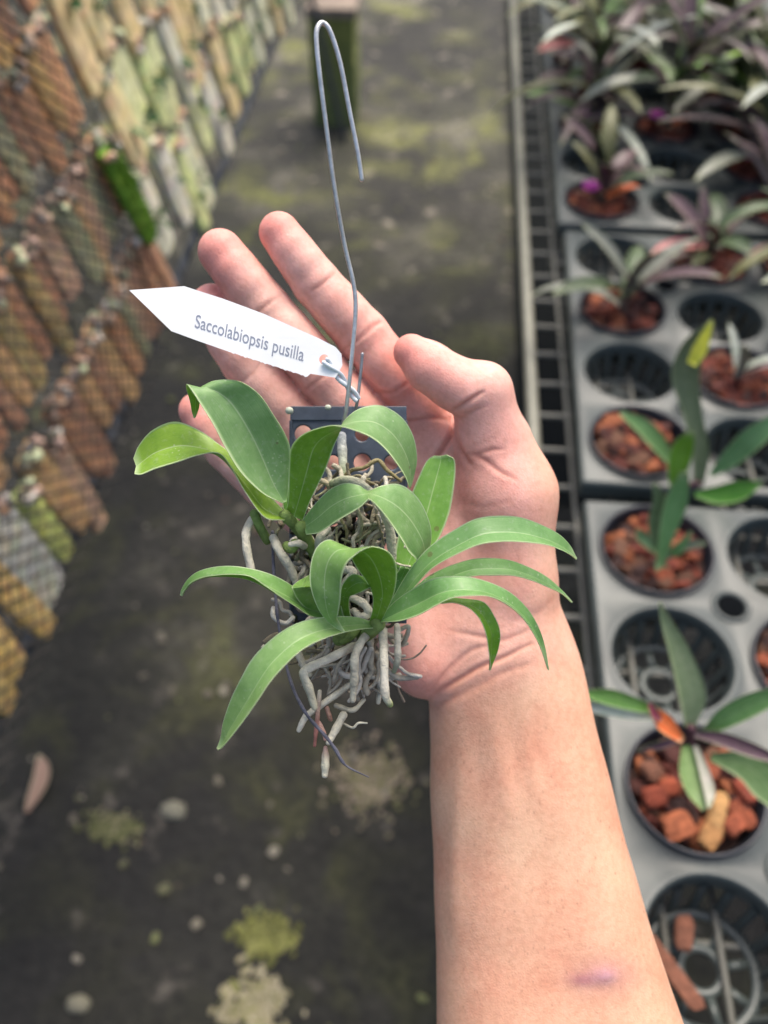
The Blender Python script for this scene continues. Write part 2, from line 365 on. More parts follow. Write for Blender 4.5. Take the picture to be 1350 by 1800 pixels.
def tree_copy(o, parent=None):
    c = o.copy(); sc.collection.objects.link(c); c.parent = parent
    for ch in [x for x in bpy.data.objects if x.parent == o]: tree_copy(ch, c)
    return c
cups0 = [cup0]
for i in range(4):
    for j in range(4):
        if i == j == 0: cup0.location = ((-1.5)*PX, (-1.5)*PY, 0); continue
        c = cup0.copy(); sc.collection.objects.link(c); c.parent = tray0; c.location = ((i-1.5)*PX, (j-1.5)*PY, 0)
bpy.context.view_layer.update()
TX = [.145+2*PX, .145+2*PX+4*PX+.018]; TR = [math.radians(k) for k in (0, -1.2, -.8, -.4, .4)]; TDX = [0, .004, .004, .006, .006]
TY = [.1005+2*PY, .1005+2*PY+.452, .1005+2*PY+.893+.012, .1005+2*PY+1.352, .1005+2*PY+1.80]
tl = {(0, 0): 'grey plastic pot tray at the near end of the bench, beside the bare forearm',
      (0, 1): 'grey plastic pot tray beside the hand, second from the near end of the bench',
      (0, 2): 'third grey pot tray along the path, holding the pot with magenta flowers',
      (0, 3): 'fourth grey pot tray along the path, nearly hidden under crowded seedlings',
      (0, 4): 'fifth and farthest grey pot tray along the path side',
      (1, 2): 'grey pot tray at the right edge, beside the one holding magenta flowers',
      (1, 3): 'grey pot tray at the upper right corner, behind the crowded seedlings',
      (1, 4): 'grey pot tray in the farthest right corner of the bench'}
first = True
for (i, j), lb in tl.items():
    t = tray0 if first else tree_copy(tray0); first = False
    t.location = (TX[i]+TDX[j], TY[j]-(i*.45*math.sin(-TR[j])), TZ); t.rotation_euler = (0, 0, TR[j])
    tag(t, lb, 'plant tray', 'pot trays standing on the wire bench')
def hole(i, j):          # i along x (0..7), j along y (0..19)
    ti, tj = i//4, j//4
    dx, dy, a = ((i % 4)-1.5)*PX, ((j % 4)-1.5)*PY, TR[tj]
    return TX[ti]+TDX[tj]+dx*math.cos(a)-dy*math.sin(a), TY[tj]-(ti*.45*math.sin(-a))+dx*math.sin(a)+dy*math.cos(a)
# ------------------------------------------------------------------ pots with bark and seedlings
def make_pot(root):
    mb = MB(); an = np.linspace(0, 2*math.pi, 48, endpoint=False)
    prof = [(.034, -.040), (.0455, -.002), (.0462, .001), (.0492, .002), (.0498, .004), (.0492, .0064), (.0478, .0066), (.0466, .005), (.0455, -.004), (.0385, -.03), (.0, -.03)]
    V = np.concatenate([np.column_stack([np.cos(an)*r, np.sin(an)*r, np.full(48, z)]) for r, z in prof])
    mb.add(V, [(a*48+k, a*48+(k+1) % 48, (a+1)*48+(k+1) % 48, (a+1)*48+k) for a in range(len(prof)-1) for k in range(48)], lin((42, 46, 54)))
    return mb.build('pot', M_black, root, offset=False)
BARKC = [(124, 56, 38), (96, 40, 28), (144, 72, 42), (80, 38, 30), (160, 92, 56), (112, 46, 28), (62, 36, 30), (110, 74, 54)]
def make_bark(root, rg, n=110, big=1.0):
    mb = MB()
    V = [(0, 0, -.012)]+[(math.cos(k*.3927)*.0445, math.sin(k*.3927)*.0445, -.010) for k in range(16)]
    mb.add(V, [(0, k+1, (k+1) % 16+1) for k in range(16)], lin((62, 36, 28)))
    for _ in range(n):
        r = .0385*math.sqrt(rg.random()); a = rg.uniform(0, 6.283); s = rg.uniform(.007, .014)*big
        chunk(mb, (r*math.cos(a), r*math.sin(a), rg.uniform(-.010, .001)), (s*1.5, s, s*.5), rg, lin(rg.choice(BARKC)), rnd_rot(rg, 1.2)@rotm((0, 0, 1), rg.uniform(0, 6.3)))
    return mb.build('bark_chips', M_bark, root, offset=False, smooth=False)
LC = dict(green=(96, 126, 66), dark=(66, 84, 52), grey=(134, 136, 126), purple=(88, 66, 72), lime=(128, 160, 64), silver=(168, 172, 162), olive=(104, 104, 66), mauve=(130, 114, 118))
def arch_leaf(root, base, azim, length, width, rise, droop, col, rg, name='leaf', th=.0006):
    n = 7; pts = []; d = np.array([math.cos(azim), math.sin(azim), 0]); nrm = np.array([-math.sin(azim), math.cos(azim), 0])
    p = np.array(base, float); ang = rise
    L, M, R = [], [], []
    tw = rg.uniform(-.5, .5)
    for k in range(n):
        t = k/(n-1); wd = width*(.28+1.0*math.sin(math.pi*min(1, t*.9+.08))**.8)*(1 if t < .99 else .12)*.5
        sd = nrm*math.cos(tw*t)+np.array([0, 0, 1])*math.sin(tw*t); upv = np.array([0, 0, 1])*math.cos(ang)-d*math.sin(ang)
        L.append(p+sd*wd+upv*wd*.35); R.append(p-sd*wd+upv*wd*.35); M.append(p.copy())
        p = p+(d*math.cos(ang)+np.array([0, 0, 1])*math.sin(ang))*length/(n-1); ang -= droop/(n-1)
    mb = MB(); ribbon(mb, np.array(L), np.array(M), np.array(R), 14, 7, th, lin(col), flip=True, crease=.8)
    return mb.build(name, M_bleaf, root, offset=False)
def make_plant(root, rg, n=6, kinds=('green', 'grey', 'purple'), scale=1.0, rise=(.3, 1.2)):
    a0 = rg.uniform(0, 6.28)
    for k in range(n):
        kd = rg.choice(kinds); c = np.array(LC[kd])*rg.uniform(.85, 1.15)
        arch_leaf(root, (rg.uniform(-.006, .006), rg.uniform(-.006, .006), .002+k*.004*scale), a0+k*2.4+rg.uniform(-.4, .4), rg.uniform(.07, .13)*scale, rg.uniform(.012, .020)*scale*(.72 if n > 10 else 1),
                  rg.uniform(*rise), rg.uniform(.5, 1.6), c.clip(0, 255), rg)
    mb = MB(); tube(mb, [(0, 0, -.008), (.001, .002, .01), (0, 0, .005+n*.005*scale)], [.0045, .004, .003], 8, 8, lin((110, 96, 84))); mb.build('stem', M_root, root, offset=False)
filled = [(0, 1), (0, 3), (0, 4), (0, 6), (0, 8), (1, 2), (1, 5), (0, 10), (0, 11), (1, 10), (2, 6), (2, 7), (2, 8), (1, 7), (2, 10), (2, 9), (1, 12), (2, 11), (3, 9), (3, 10), (3, 11), (0, 12), (2, 12), (3, 12),
          (0, 13), (2, 13), (3, 13), (1, 14), (2, 14), (0, 15), (3, 14), (2, 15), (4, 12), (4, 13), (1, 16), (2, 16), (3, 16), (4, 15), (0, 17), (5, 14), (4, 16)]
where = {(0, 1): 'nearest filled pot, with chunky bark and a star of green and purple leaves',
         (0, 3): 'pot of red bark beside the wrist with a small light green seedling',
         (0, 4): 'pot of red bark whose seedling has one tall upright leaf with a yellow tip',
         (0, 6): 'pot of orange bark beside the thumb, with dark leaves arching over its far rim',
         (0, 8): 'pot of red bark with magenta flowers, one orange bract and tall dark leaves',
         (1, 2): 'pot of red bark cut off by the right edge beside the near empty cup',
         (1, 5): 'pot of orange bark with a pale tangled stem at the right edge',
         (0, 10): 'pot near the path with a small magenta flower under grey leaves'}
words_a = ['broad olive', 'narrow grey green', 'drooping silvery', 'dark green', 'purplish', 'pale mauve', 'upright green', 'spreading grey']
words_b = ['reddish bark', 'orange bark', 'brown bark', 'coarse red bark']
POTS = {}
def px_leaf(root, pts, wid, zs, col, tilt=.3, name='leaf', flip=False):
    """leaf of a nearby seedling along pixel directions at measured distances"""
    p = np.array(pts, float); n_ = len(p); zs = np.linspace(zs[0], zs[-1], n_) if len(zs) == 2 else np.array(zs)
    d = np.gradient(p, axis=0); d /= np.linalg.norm(d, axis=1)[:, None]; nn = np.stack([-d[:, 1], d[:, 0]], 1)
    wv = np.array(wid, float)[:, None]/2
    L = np.array([P(*(a), z-.004*tilt) for a, z in zip(p+nn*wv, zs)]); R = np.array([P(*(a), z-.004*tilt) for a, z in zip(p-nn*wv, zs)]); M = np.array([P(*a, z) for a, z in zip(p, zs)])
    mb = MB(); ribbon(mb, L, M, R, 22, 7, .0007, lin(col), flip=flip, crease=.8); return mb.build(name, M_bleaf, root)
for q, (i, j) in enumerate(filled):
    x, y = hole(i, j); rg = random.Random(100+q*7)
    root = empty('potted_seedling', (x, y, TZ), 0); POTS[i, j] = root
    near = (j < 9)
    make_pot(root); make_bark(root, rg, 120 if near else 60, 1.0 if near else 1.3)
    far = ['in the near rows', 'in the middle rows', 'towards the far end', 'towards the far end', 'at the far end'][min(4, j//4)]
    col_w = 'along the %s row from the path' % ORD[i]
    mates = sorted([b_ for a_, b_ in filled if a_ == i]); rk = mates.index(j)
    ordn = ORD[rk]
    tag(root, where.get((i, j), 'seedling with %s leaves, %s filled pot %s' % (words_a[q % 8], ordn, col_w)), 'potted plant', 'seedlings potted in bark on the bench')
    if (i, j) in ((0, 1), (0, 3), (0, 4)): continue
    kinds = [('olive', 'green', 'dark'), ('grey', 'green', 'grey'), ('silver', 'grey', 'mauve'), ('dark', 'green', 'olive'), ('purple', 'mauve', 'grey'), ('mauve', 'silver', 'purple'), ('green', 'lime', 'olive'), ('grey', 'silver', 'green')][q % 8]
    if (i, j) == (0, 6): kinds = ('dark', 'grey', 'purple')
    if (i, j) == (0, 8): kinds = ('dark', 'olive', 'purple')
    if (i, j) == (1, 7): kinds = ('olive', 'dark', 'purple')
    if (i, j) == (1, 5):
        make_plant(root, rg, 4, ('mauve', 'silver'), .6, (.8, 1.4)); continue
    if (i, j) == (1, 2):
        make_plant(root, rg, 3, ('green', 'dark'), .6, (.8, 1.3)); continue
    make_plant(root, rg, 8 if j < 9 else 20, kinds if j < 9 else kinds+('dark', 'purple', 'silver', 'olive', 'purple'), 1.05 if j < 9 else 1.4, (.35, 1.25) if (i, j) != (0, 8) else (.9, 1.4))
    if (i, j) in ((0, 8), (0, 10), (2, 6), (1, 10), (2, 9), (3, 12), (0, 13)):
        mb = MB()
        for k in range(5):
            a = k*1.25; R = rotm((0, 0, 1), a)@rotm((0, 1, 0), -.5); box(mb, np.array([-.016, .004, .014])+R@np.array([.007, 0, 0]), (.013, .009, .0015), lin((190, 50, 170)), R)
        mb.build('flower', M_petal, root, offset=False)
    if (i, j) in ((0, 8), (3, 10), (1, 10), (2, 12), (0, 11)):
        arch_leaf(root, (.004, -.01, .012), .4, .05, .016, .35, .5, (232, 110, 50), rg, 'bract')
    if (i, j) in ((2, 7), (3, 11), (1, 7), (0, 12), (2, 14)):
        arch_leaf(root, (.0, -.0, .018), 3.4, .08, .020, .4, .9, (222, 140, 140), rg, 'bract')
r = POTS[0, 1]
px_leaf(r, [(1212, 1280), (1218, 1225), (1196, 1150), (1172, 1095), (1160, 1060)], [16, 48, 38, 20, 5], (.56, .52), (140, 156, 116))
px_leaf(r, [(1160, 1252), (1110, 1236), (1065, 1224), (1020, 1218)], [12, 26, 28, 8], (.555, .54), (92, 134, 60))
px_leaf(r, [(1150, 1262), (1110, 1254), (1060, 1246), (1015, 1240)], [8, 22, 22, 6], (.56, .545), (172, 182, 172))
px_leaf(r, [(1235, 1290), (1275, 1262), (1330, 1235), (1400, 1210)], [10, 38, 40, 12], (.56, .53), (104, 146, 84))
px_leaf(r, [(1222, 1290), (1265, 1298), (1320, 1318), (1390, 1345)], [12, 24, 26, 8], (.555, .53), (92, 66, 78))
px_leaf(r, [(1205, 1310), (1215, 1350), (1228, 1390), (1238, 1424)], [14, 44, 40, 8], (.56, .54), (110, 140, 76))
px_leaf(r, [(1222, 1310), (1238, 1355), (1248, 1395), (1246, 1420)], [8, 18, 20, 6], (.556, .535), (176, 172, 160))
px_leaf(r, [(1150, 1250), (1170, 1272), (1200, 1302)], [18, 32, 12], (.55, .55), (226, 112, 52), name='bract')
px_leaf(r, [(1142, 1236), (1152, 1256), (1162, 1266)], [8, 16, 8], (.548, .548), (130, 50, 70), name='bract')
px_leaf(r, [(1250, 1330), (1310, 1345), (1350, 1380), (1380, 1430)], [14, 50, 60, 14], (.565, .55), (96, 124, 74))
px_leaf(r, [(1200, 1296), (1160, 1310), (1120, 1318)], [10, 14, 4], (.56, .57), (74, 46, 66))
mb = MB(); tube(mb, [P(1215, 1370, .6), P(1212, 1310, .575), P(1214, 1280, .556)], [.004, .0035, .003], 8, 8, lin((96, 60, 70))); mb.build('stem', M_root, r)
mb = MB(); rg = random.Random(5)
for (px, py, sx, sy, a, c) in ((1192, 1452, .022, .017, .4, (196, 112, 72)), (1262, 1430, .030, .011, 1.2, (214, 164, 104)), (1250, 1465, .022, .013, 1.0, (206, 150, 92)), (1150, 1400, .016, .014, .2, (160, 74, 48)), (1175, 1385, .014, .012, .2, (176, 84, 52)), (1290, 1450, .016, .012, .7, (176, 92, 60)), (1310, 1390, .018, .013, 2, (150, 70, 48)), (1145, 1355, .016, .014, 2, (120, 76, 56))):
    x, y, z = onz(px, py, TZ+.004); chunk(mb, (x, y, z), (sx, sy, .008), rg, lin(c), rotm((0, 0, 1), a)@rotm((1, 0, 0), .15))
mb.build('bark_chunk', M_bark, r, smooth=False)
r = POTS[0, 4]
px_leaf(r, [(1225, 865), (1232, 800), (1218, 730), (1205, 660), (1222, 610), (1252, 566)], [16, 30, 34, 50, 44, 8], (.80, .70), (118, 130, 96))
px_leaf(r, [(1215, 640), (1232, 610), (1252, 562)], [18, 26, 6], (.699, .69), (190, 190, 50))
px_leaf(r, [(1182, 815), (1155, 775), (1125, 745), (1090, 724)], [12, 30, 26, 8], (.79, .76), (118, 158, 96))
px_leaf(r, [(1250, 835), (1290, 800), (1330, 765), (1400, 715)], [10, 36, 40, 12], (.79, .74), (106, 150, 96))
px_leaf(r, [(1222, 868), (1260, 870), (1300, 862), (1340, 848)], [10, 32, 36, 8], (.79, .76), (78, 136, 40))
px_leaf(r, [(1185, 860), (1190, 830), (1200, 790), (1215, 760)], [14, 34, 40, 14], (.785, .75), (110, 160, 40))
mb = MB(); tube(mb, [P(1150, 812, .83), P(1200, 850, .80), P(1228, 850, .79)], [.004, .004, .003], 8, 8, lin((110, 80, 84))); mb.build('stem', M_root, r)
r = POTS[0, 3]
px_leaf(r, [(1160, 1000), (1172, 940), (1190, 880), (1205, 830)], [12, 28, 40, 14], (.735, .69), (112, 158, 96))
px_leaf(r, [(1152, 970), (1150, 920), (1160, 880), (1150, 850)], [10, 22, 24, 8], (.735, .70), (104, 126, 88))
px_leaf(r, [(1160, 975), (1130, 945), (1120, 930)], [8, 20, 6], (.735, .72), (108, 140, 96))
px_leaf(r, [(1165, 985), (1200, 960), (1240, 955)], [8, 20, 6], (.735, .71), (128, 140, 120))
px_leaf(r, [(1156, 985), (1166, 1005), (1160, 1030)], [8, 26, 6], (.735, .73), (120, 164, 116))
px_leaf(r, [(1170, 975), (1190, 968), (1215, 935)], [8, 18, 6], (.735, .71), (112, 158, 96))
# bark pieces fallen into the nearest empty cup
for (px, py, sx, sy, a, lb) in ((1202, 1640, .022, .012, 1.4, 'reddish brown bark piece lying inside the nearest empty cup'), (1175, 1700, .055, .012, 2.2, 'long curved brown bark strip leaning in the nearest empty cup next to the arm')):
    x, y, z = onz(px, py, TZ-.028); mb = MB(); chunk(mb, (0, 0, 0), (sx, sy, .005), rg, lin((132, 84, 64)), rotm((0, 0, 1), a))
    o = mb.build('bark_piece', M_bark, None, smooth=False); o.location = (x, y, z); tag(o, lb, 'bark')
# ------------------------------------------------------------------ tilted display panel with hanging wood mounts on the left
TA = math.radians(11); PO = np.array([-.45, 0, .6]); SU = np.array([-math.sin(TA), 0, math.cos(TA)]); PN = np.array([math.cos(TA), 0, math.sin(TA)])
def pan(y, s, off=0.0): return PO+SU*s+np.array([0, y, 0])+PN*off
panel = tag(empty('display_panel', (PO[0], .5, 0)), 'tilted dark wire mesh panel on the left hung with rows of wood mounts', 'display rack')
mb = MB(); dc = lin((52, 56, 60))
for k in range(46): tube(mb, [pan(.1+k*.06, -.06, -.012), pan(.1+k*.06, .75, -.012)], .0018, 2, 6, dc)
for k in range(14): tube(mb, [pan(.05, -.055+k*.06, -.0155), pan(2.85, -.055+k*.06, -.0155)], .0018, 2, 6, dc)
mb.build('wire_grid', M_bwire, panel)
for s in (-.06, .75):
    mb = MB(); tube(mb, [pan(.05, s, -.02), pan(2.85, s, -.02)], .008, 2, 10, lin((70, 74, 80))); mb.build('frame_bar', M_bwire, panel)
for y in (.05, 1.45, 2.85):
    mb = MB(); tube(mb, [pan(y, .76, -.03), pan(y, -.06, -.03), pan(y, -.61, -.03)], .009, 3, 10, lin((70, 74, 80))); mb.build('post', M_bwire, panel)
# shade cloth behind
mb = MB(); nn_ = 40
def board(y, s_top, ln, wd, th, col, rg, lab, net=False, off=.012, twist=0.0, caps=True):
    root = pan(y, s_top, off); o = empty('wood_mount', root)
    d = -SU*math.cos(twist)+np.array([0, 1, 0])*math.sin(twist); wv = np.cross(d, PN); R = np.stack([wv, d, PN], 1)
    mb = MB(); nx_, ny_ = 6, 16; V = []; f = []
    for face in (0, 1):
        for b_ in range(ny_+1):
            t = b_/ny_
            for a_ in range(nx_+1):
                u = a_/nx_*2-1; cw = wd/2*(1-.10*abs(t-.5)*2)*(1-.35*max(0, t-.85)/.15*abs(u)*.6)
                zz = (th/2 if face else -th/2)*(1-.25*u*u)+rg.uniform(-.0008, .0008)
                V.append(root+R@np.array([u*cw+rg.uniform(-.001, .001), t*ln, zz]))
    K = (nx_+1)*(ny_+1); ix = lambda fc, b_, a_: fc*K+b_*(nx_+1)+a_
    for b_ in range(ny_):
        for a_ in range(nx_):
            f.append((ix(1, b_, a_), ix(1, b_+1, a_), ix(1, b_+1, a_+1), ix(1, b_, a_+1))[::1]); f.append((ix(0, b_, a_), ix(0, b_, a_+1), ix(0, b_+1, a_+1), ix(0, b_+1, a_)))
        f.append((ix(0, b_, 0), ix(0, b_+1, 0), ix(1, b_+1, 0), ix(1, b_, 0))); f.append((ix(0, b_, nx_), ix(1, b_, nx_), ix(1, b_+1, nx_), ix(0, b_+1, nx_)))
    for a_ in range(nx_):
        f.append((ix(0, 0, a_), ix(1, 0, a_), ix(1, 0, a_+1), ix(0, 0, a_+1))); f.append((ix(0, ny_, a_), ix(0, ny_, a_+1), ix(1, ny_, a_+1), ix(1, ny_, a_)))
    V = np.array(V); pt = np.array([rg.choice([(1, 1, 1), (1, 1, 1), (1.12, 1.08, 1.0), (.85, .98, .72), (.78, .74, .76), (1.15, .92, .72)]) for _ in range(len(V))]); cc = (np.tile(lin(col), (len(V), 1))*pt*1.5).clip(0, .8)
    mb.add(V, f, cc); mb.build('board', M_wood, o, smooth=False)
    mb = MB()  # crust lumps; their pale colours paint in the lit board tops
    for q_ in range(8):
        chunk(mb, root+R@np.array([rg.uniform(-.5, .5)*wd*.8, rg.uniform(-.006, .012), th/2+rg.uniform(-.002, .007)]), (rg.uniform(.007, .015), rg.uniform(.007, .014), rg.uniform(.006, .011)), rg, lin(rg.choice([(236, 226, 214), (230, 180, 140), (216, 224, 180), (240, 206, 176), (120, 116, 96), (226, 190, 170)])), rnd_rot(rg))
    mb.build('lit_top_crust', M_bark, o, smooth=False)
    # wire hanger
    mb = MB(); tp = root+R@np.array([0, .006, th/2]); tube(mb, [tp, root+R@np.array([0, -.012, th*.2]), root+R@np.array([0, -.014, -.012])], .0008, 8, 6, lin((150, 150, 150))); mb.build('hanger', M_wire, o)
    tag(o, lab, 'plant mount', 'wood mounts hung on the mesh panel'); return o, R, root
def sprig(o, R, root, ln, th, rg, n=5, t0=.5):
    mb = MB()
    for k in range(n):
        a = rg.uniform(0, 6.28); base = root+R@np.array([rg.uniform(-.012, .012), ln*t0+rg.uniform(-.01, .01), th/2])
        d = R@np.array([math.cos(a)*.8, math.sin(a)*.8, .8]); d /= np.linalg.norm(d); L_ = rg.uniform(.015, .035); sd = np.cross(d, R[:, 2]); sd /= np.linalg.norm(sd)+1e-9; w_ = L_*.2
        c_ = base+d*L_*.5; M_ = np.array([base, c_, base+d*L_-R[:, 2]*L_*.2]); mb_w = np.array([.3, 1, .1])[:, None]*w_
        ribbon(mb, M_+sd*mb_w, M_, M_-sd*mb_w, 8, 5, .0006, lin(rg.choice([(60, 92, 50), (84, 120, 60), (50, 76, 48)])), crease=.7)
    mb.build('orchid_sprig', M_bleaf, o)
BR = [(188, 140, 106), (174, 128, 100), (196, 154, 112), (160, 122, 100), (200, 156, 104), (178, 146, 124), (166, 146, 100), (150, 150, 120)]
PL = [(196, 202, 150), (196, 172, 132), (206, 192, 178), (184, 192, 138), (206, 176, 136), (190, 190, 166)]
rows = [('bottom', .10), ('second', .25), ('third', .395), ('fourth', .54), ('top', .685)]
for ri, (rn, st) in enumerate(rows):
    y = .30+.013*ri; k = 0
    while y < 1.12-.012*ri:
        rg = random.Random(1000+ri*50+k); wd = rg.uniform(.026, .05); ln = rg.uniform(.105, .14) if ri else rg.uniform(.105, .15); col = rg.choice(BR)
        lab = 'brown netted wood mount, %s from the near end of the %s row' % (ORD[k], rn)
        if ri == 0:
            if k == 5: col = (190, 190, 182); lab = 'pale grey weathered board with knobbly top in the bottom row, near the left edge'; ln = .14; wd = .066
            elif k == 6: col = (186, 200, 116); lab = 'lichen green board beside the pale grey board in the bottom row'
            elif k < 5: col = (212, 166, 108)
        board(y+wd/2, st+rg.uniform(-.016, .014), ln, wd, .012, col, rg, lab, off=.004+rg.uniform(0, .010), twist=rg.uniform(-.10, .14) if not (ri == 0 and k in (5, 6)) else .0)
        y += wd+rg.uniform(-.001, .007); k += 1
k = 0
for ri, (rn, st) in enumerate(rows):
    y = 1.14+.02*(ri % 2); kk = 0
    while y < 2.75:
        rg = random.Random(3000+ri*50+kk); wd = rg.uniform(.042, .08); ln = rg.uniform(.11, .19); col = rg.choice(PL)
        lab = '%s stick mount, %s along the %s row beyond the vivid green board' % (['yellow green', 'tan', 'pinkish grey', 'green', 'light brown', 'grey green'][PL.index(col)], ORD[kk], rn)
        o, R, root = board(y+wd/2, st+.06+rg.uniform(-.03, .02), ln, wd, .014, col, rg, lab, off=.01+rg.uniform(0, .012), twist=rg.uniform(-.1, .12))
        sprig(o, R, root, ln, .014, rg, rg.randint(3, 7), rg.uniform(.35, .7)); y += wd+rg.uniform(.006, .045); kk += 1
# bright green mossy mount between the two halves
rg = random.Random(77)
o, R, root = board(1.085, .245, .15, .05, .014, (92, 128, 36), rg, 'vivid green moss covered mount between the netted brown boards and the pale sticks', off=.034, twist=.12)
mb = MB()
for k in range(260):
    t = rg.random(); u = rg.uniform(-1, 1); b0 = root+R@np.array([u*.022, t*.148, .006]); d = R@np.array([rg.uniform(-.5, .5), rg.uniform(-.3, .9), 1]); d /= np.linalg.norm(d); sd = np.cross(d, R[:, 0]); sd /= np.linalg.norm(sd); L_ = rg.uniform(.006, .014)
    mb.add([b0-sd*.0015, b0+sd*.0015, b0+d*L_], [(0, 1, 2)], lin(rg.choice([(120, 160, 30), (90, 130, 30), (60, 96, 30)])))
mb.build('moss', M_petal, o, smooth=False)
# net wrapped over the brown boards
mb = MB(); nc = lin((50, 48, 46)); sp_ = .0262
for dirn in (1, -1):
    for k in range(-40, 70):
        # lines y = c + dirn*s*1.15
        c_ = k*sp_; pts = []
        for q in range(28):
            s = -.045+q*.03; y = c_+dirn*(s)*1.18+.3
            if .28 < y < 1.1: pts.append(pan(y, s, .024+.003*math.sin(s*40+y*30)))
        if len(pts) > 1: tube(mb, pts, (.0016 if dirn < 0 else .0008), len(pts)*2, 5, nc)
tag(mb.build('plant_net', M_net), 'black diamond plastic net stretched over the brown wood mounts on the left panel', 'net')
# ------------------------------------------------------------------ things on the ground
def lump(name, px, py, sx, sy, sz, col, rg, lab, cat, rz=0, grp=None):
    x, y, _ = onz(px, py, 0); mb = MB(); V = []; nu, nv = 18, 9
    for b_ in range(nv+1):
        t = b_/nv*math.pi/2
        for a_ in range(nu):
            an = a_/nu*2*math.pi; k = 1+.12*math.sin(an*2+sx*90)+.06*math.sin(an*5+py)+rg.uniform(-.07, .07)
            V.append((math.cos(an)*math.cos(t)*sx*k, math.sin(an)*math.cos(t)*sy*k, math.sin(t)*sz-.001))
    mb.add(V, [(b_*nu+a_, b_*nu+(a_+1) % nu, (b_+1)*nu+(a_+1) % nu, (b_+1)*nu+a_) for b_ in range(nv) for a_ in range(nu)], lin(col))
    o = mb.build(name, M_stone, None); o.location = (x, y, 0); o.rotation_euler = (0, 0, rz); return tag(o, lab, cat, grp)
def patch(name, px, py, sx, sy, cols, n_, rg, lab, cat):
    x, y, _ = onz(px, py, 0); mb = MB(); cols = [(a*.84, b*.84, c*.84) for a, b, c in cols]
    for _ in range(n_):
        u, v = rg.gauss(0, sx*.62), rg.gauss(0, sy*.62); s_ = rg.uniform(.003, .008)
        chunk(mb, (u, v, s_*.1), (s_*1.5, s_, s_*.5), rg, lin(rg.choice(cols)), rotm((0, 0, 1), rg.uniform(0, 6))@rotm((1, 0, 0), rg.uniform(-.3, .3)))
    o = mb.build(name, M_stone, None, smooth=False); o.location = (x, y, 0); return tag(o, lab, cat, kind='stuff')
rg = random.Random(3)
patch('moss_patch', 445, 1765, .036, .034, [(176, 166, 130), (160, 152, 116), (140, 140, 80), (190, 180, 150)], 420, rg, 'pale crusty lichen patch on the ground at the lower middle edge', 'lichen')
patch('moss_patch', 470, 1645, .034, .022, [(150, 150, 84), (126, 128, 60), (104, 106, 50)], 300, rg, 'yellow green moss patch just above the pale crusty lichen patch', 'moss')
patch('moss_patch', 200, 1455, .034, .018, [(104, 108, 60), (84, 88, 48), (126, 122, 90)], 200, rg, 'dull green moss patch on dark ground left of the long drooping leaf tip', 'moss')
lump('stone', 305, 1425, .02, .018, .012, (116, 114, 100), rg, 'small round pale stone below the tip of the long drooping leaf', 'stone')
lump('stone', 138, 1765, .016, .014, .01, (126, 122, 104), rg, 'small bright pebble at the bottom left of the ground', 'stone')
patch('moss_patch', 650, 1370, .045, .045, [(150, 138, 112), (128, 120, 96), (120, 120, 76), (166, 150, 130)], 420, rg, 'broad tan and green lichen patch left of the forearm below the roots', 'lichen')
x, y, _ = onz(55, 1380, 0); mb = MB()
t_ = np.linspace(0, 1, 6)
M_ = np.array([(0.02*math.sin(k*2.6), -.05+.1*k, .004+.006*math.sin(k*3.1)) for k in t_]); wv = np.array([.003, .012, .015, .014, .010, .002])[:, None]*np.array([[1, .2, .1]])
ribbon(mb, M_-wv, M_, M_+wv, 20, 7, .0008, lin((150, 120, 100))); o = mb.build('fallen_leaf', M_bleaf); o.location = (x, y, .004); o.rotation_euler = (0, 0, .25); tag(o, 'curled pinkish brown fallen leaf on the dark ground at lower left', 'leaf')
# litter: grit and crumbs nobody could count
mb = MB(); rg = random.Random(11)
for _ in range(900):
    x = rg.uniform(-1.6, .5); y = rg.uniform(0, 4.2); s = rg.choice([.004, .005, .006, .008, .012])*rg.uniform(.7, 1.3)
    c = rg.choice([(96, 90, 78), (112, 106, 92), (84, 84, 60), (100, 104, 66), (134, 128, 114), (90, 70, 58), (70, 66, 60)])
    chunk(mb, (x, y, s*.15), (s*rg.uniform(.8, 1.8), s, s*.5), rg, lin(c), rotm((0, 0, 1), rg.uniform(0, 6)))
tag(mb.build('ground_litter', M_stone, None, smooth=False), 'grit, crumbs of bark and moss scattered over the dark ground', 'litter', kind='stuff')
# mossy block standing at the far end
x0, y0, _ = onz(590, 222, 0); r_ = FW+RT*(582-675)/F-UP*(14-900)/F; bh = H+r_[2]*y0/r_[1]; bw = .150
blk = empty('concrete_block', (x0, y0, 0)); mb = MB()
for q_ in range(5): box(mb, (rg.uniform(-.003, .003), .08+rg.uniform(-.004, .002), (q_+.5)*(bh-.03)/5), (bw+rg.uniform(-.006, .004), .16, (bh-.03)/5-.001), lin((118+q_*5, 128+q_*4, 78)))
o_ = mb.build('block_body', M_stone, blk, offset=False, smooth=False); mb = MB(); box(mb, (0, .085, bh-.0155), (bw+.012, .18, .029), lin((158, 142, 126)))
mb.build('cap_stone', M_stone, blk, offset=False, smooth=False)
tag(blk, 'mossy dark block with a pale flat top behind the tip of the wire hook', 'block')
# foliage in the top left corner above the netted boards
rt_ = empty('hanging_plant', pan(.98, .50, .05)); rg = random.Random(21)
for k in range(9):
    arch_leaf(rt_, (rg.uniform(-.02, .02), rg.uniform(-.04, .04), 0), rg.uniform(0, 6.28), rg.uniform(.06, .1), .013, rg.uniform(-.2, .8), 1.6, rg.choice([LC['dark'], LC['green'], (150, 164, 140)]), rg)
tag(rt_, 'dark leafy plant with pale arching stems in the top left corner', 'plant')
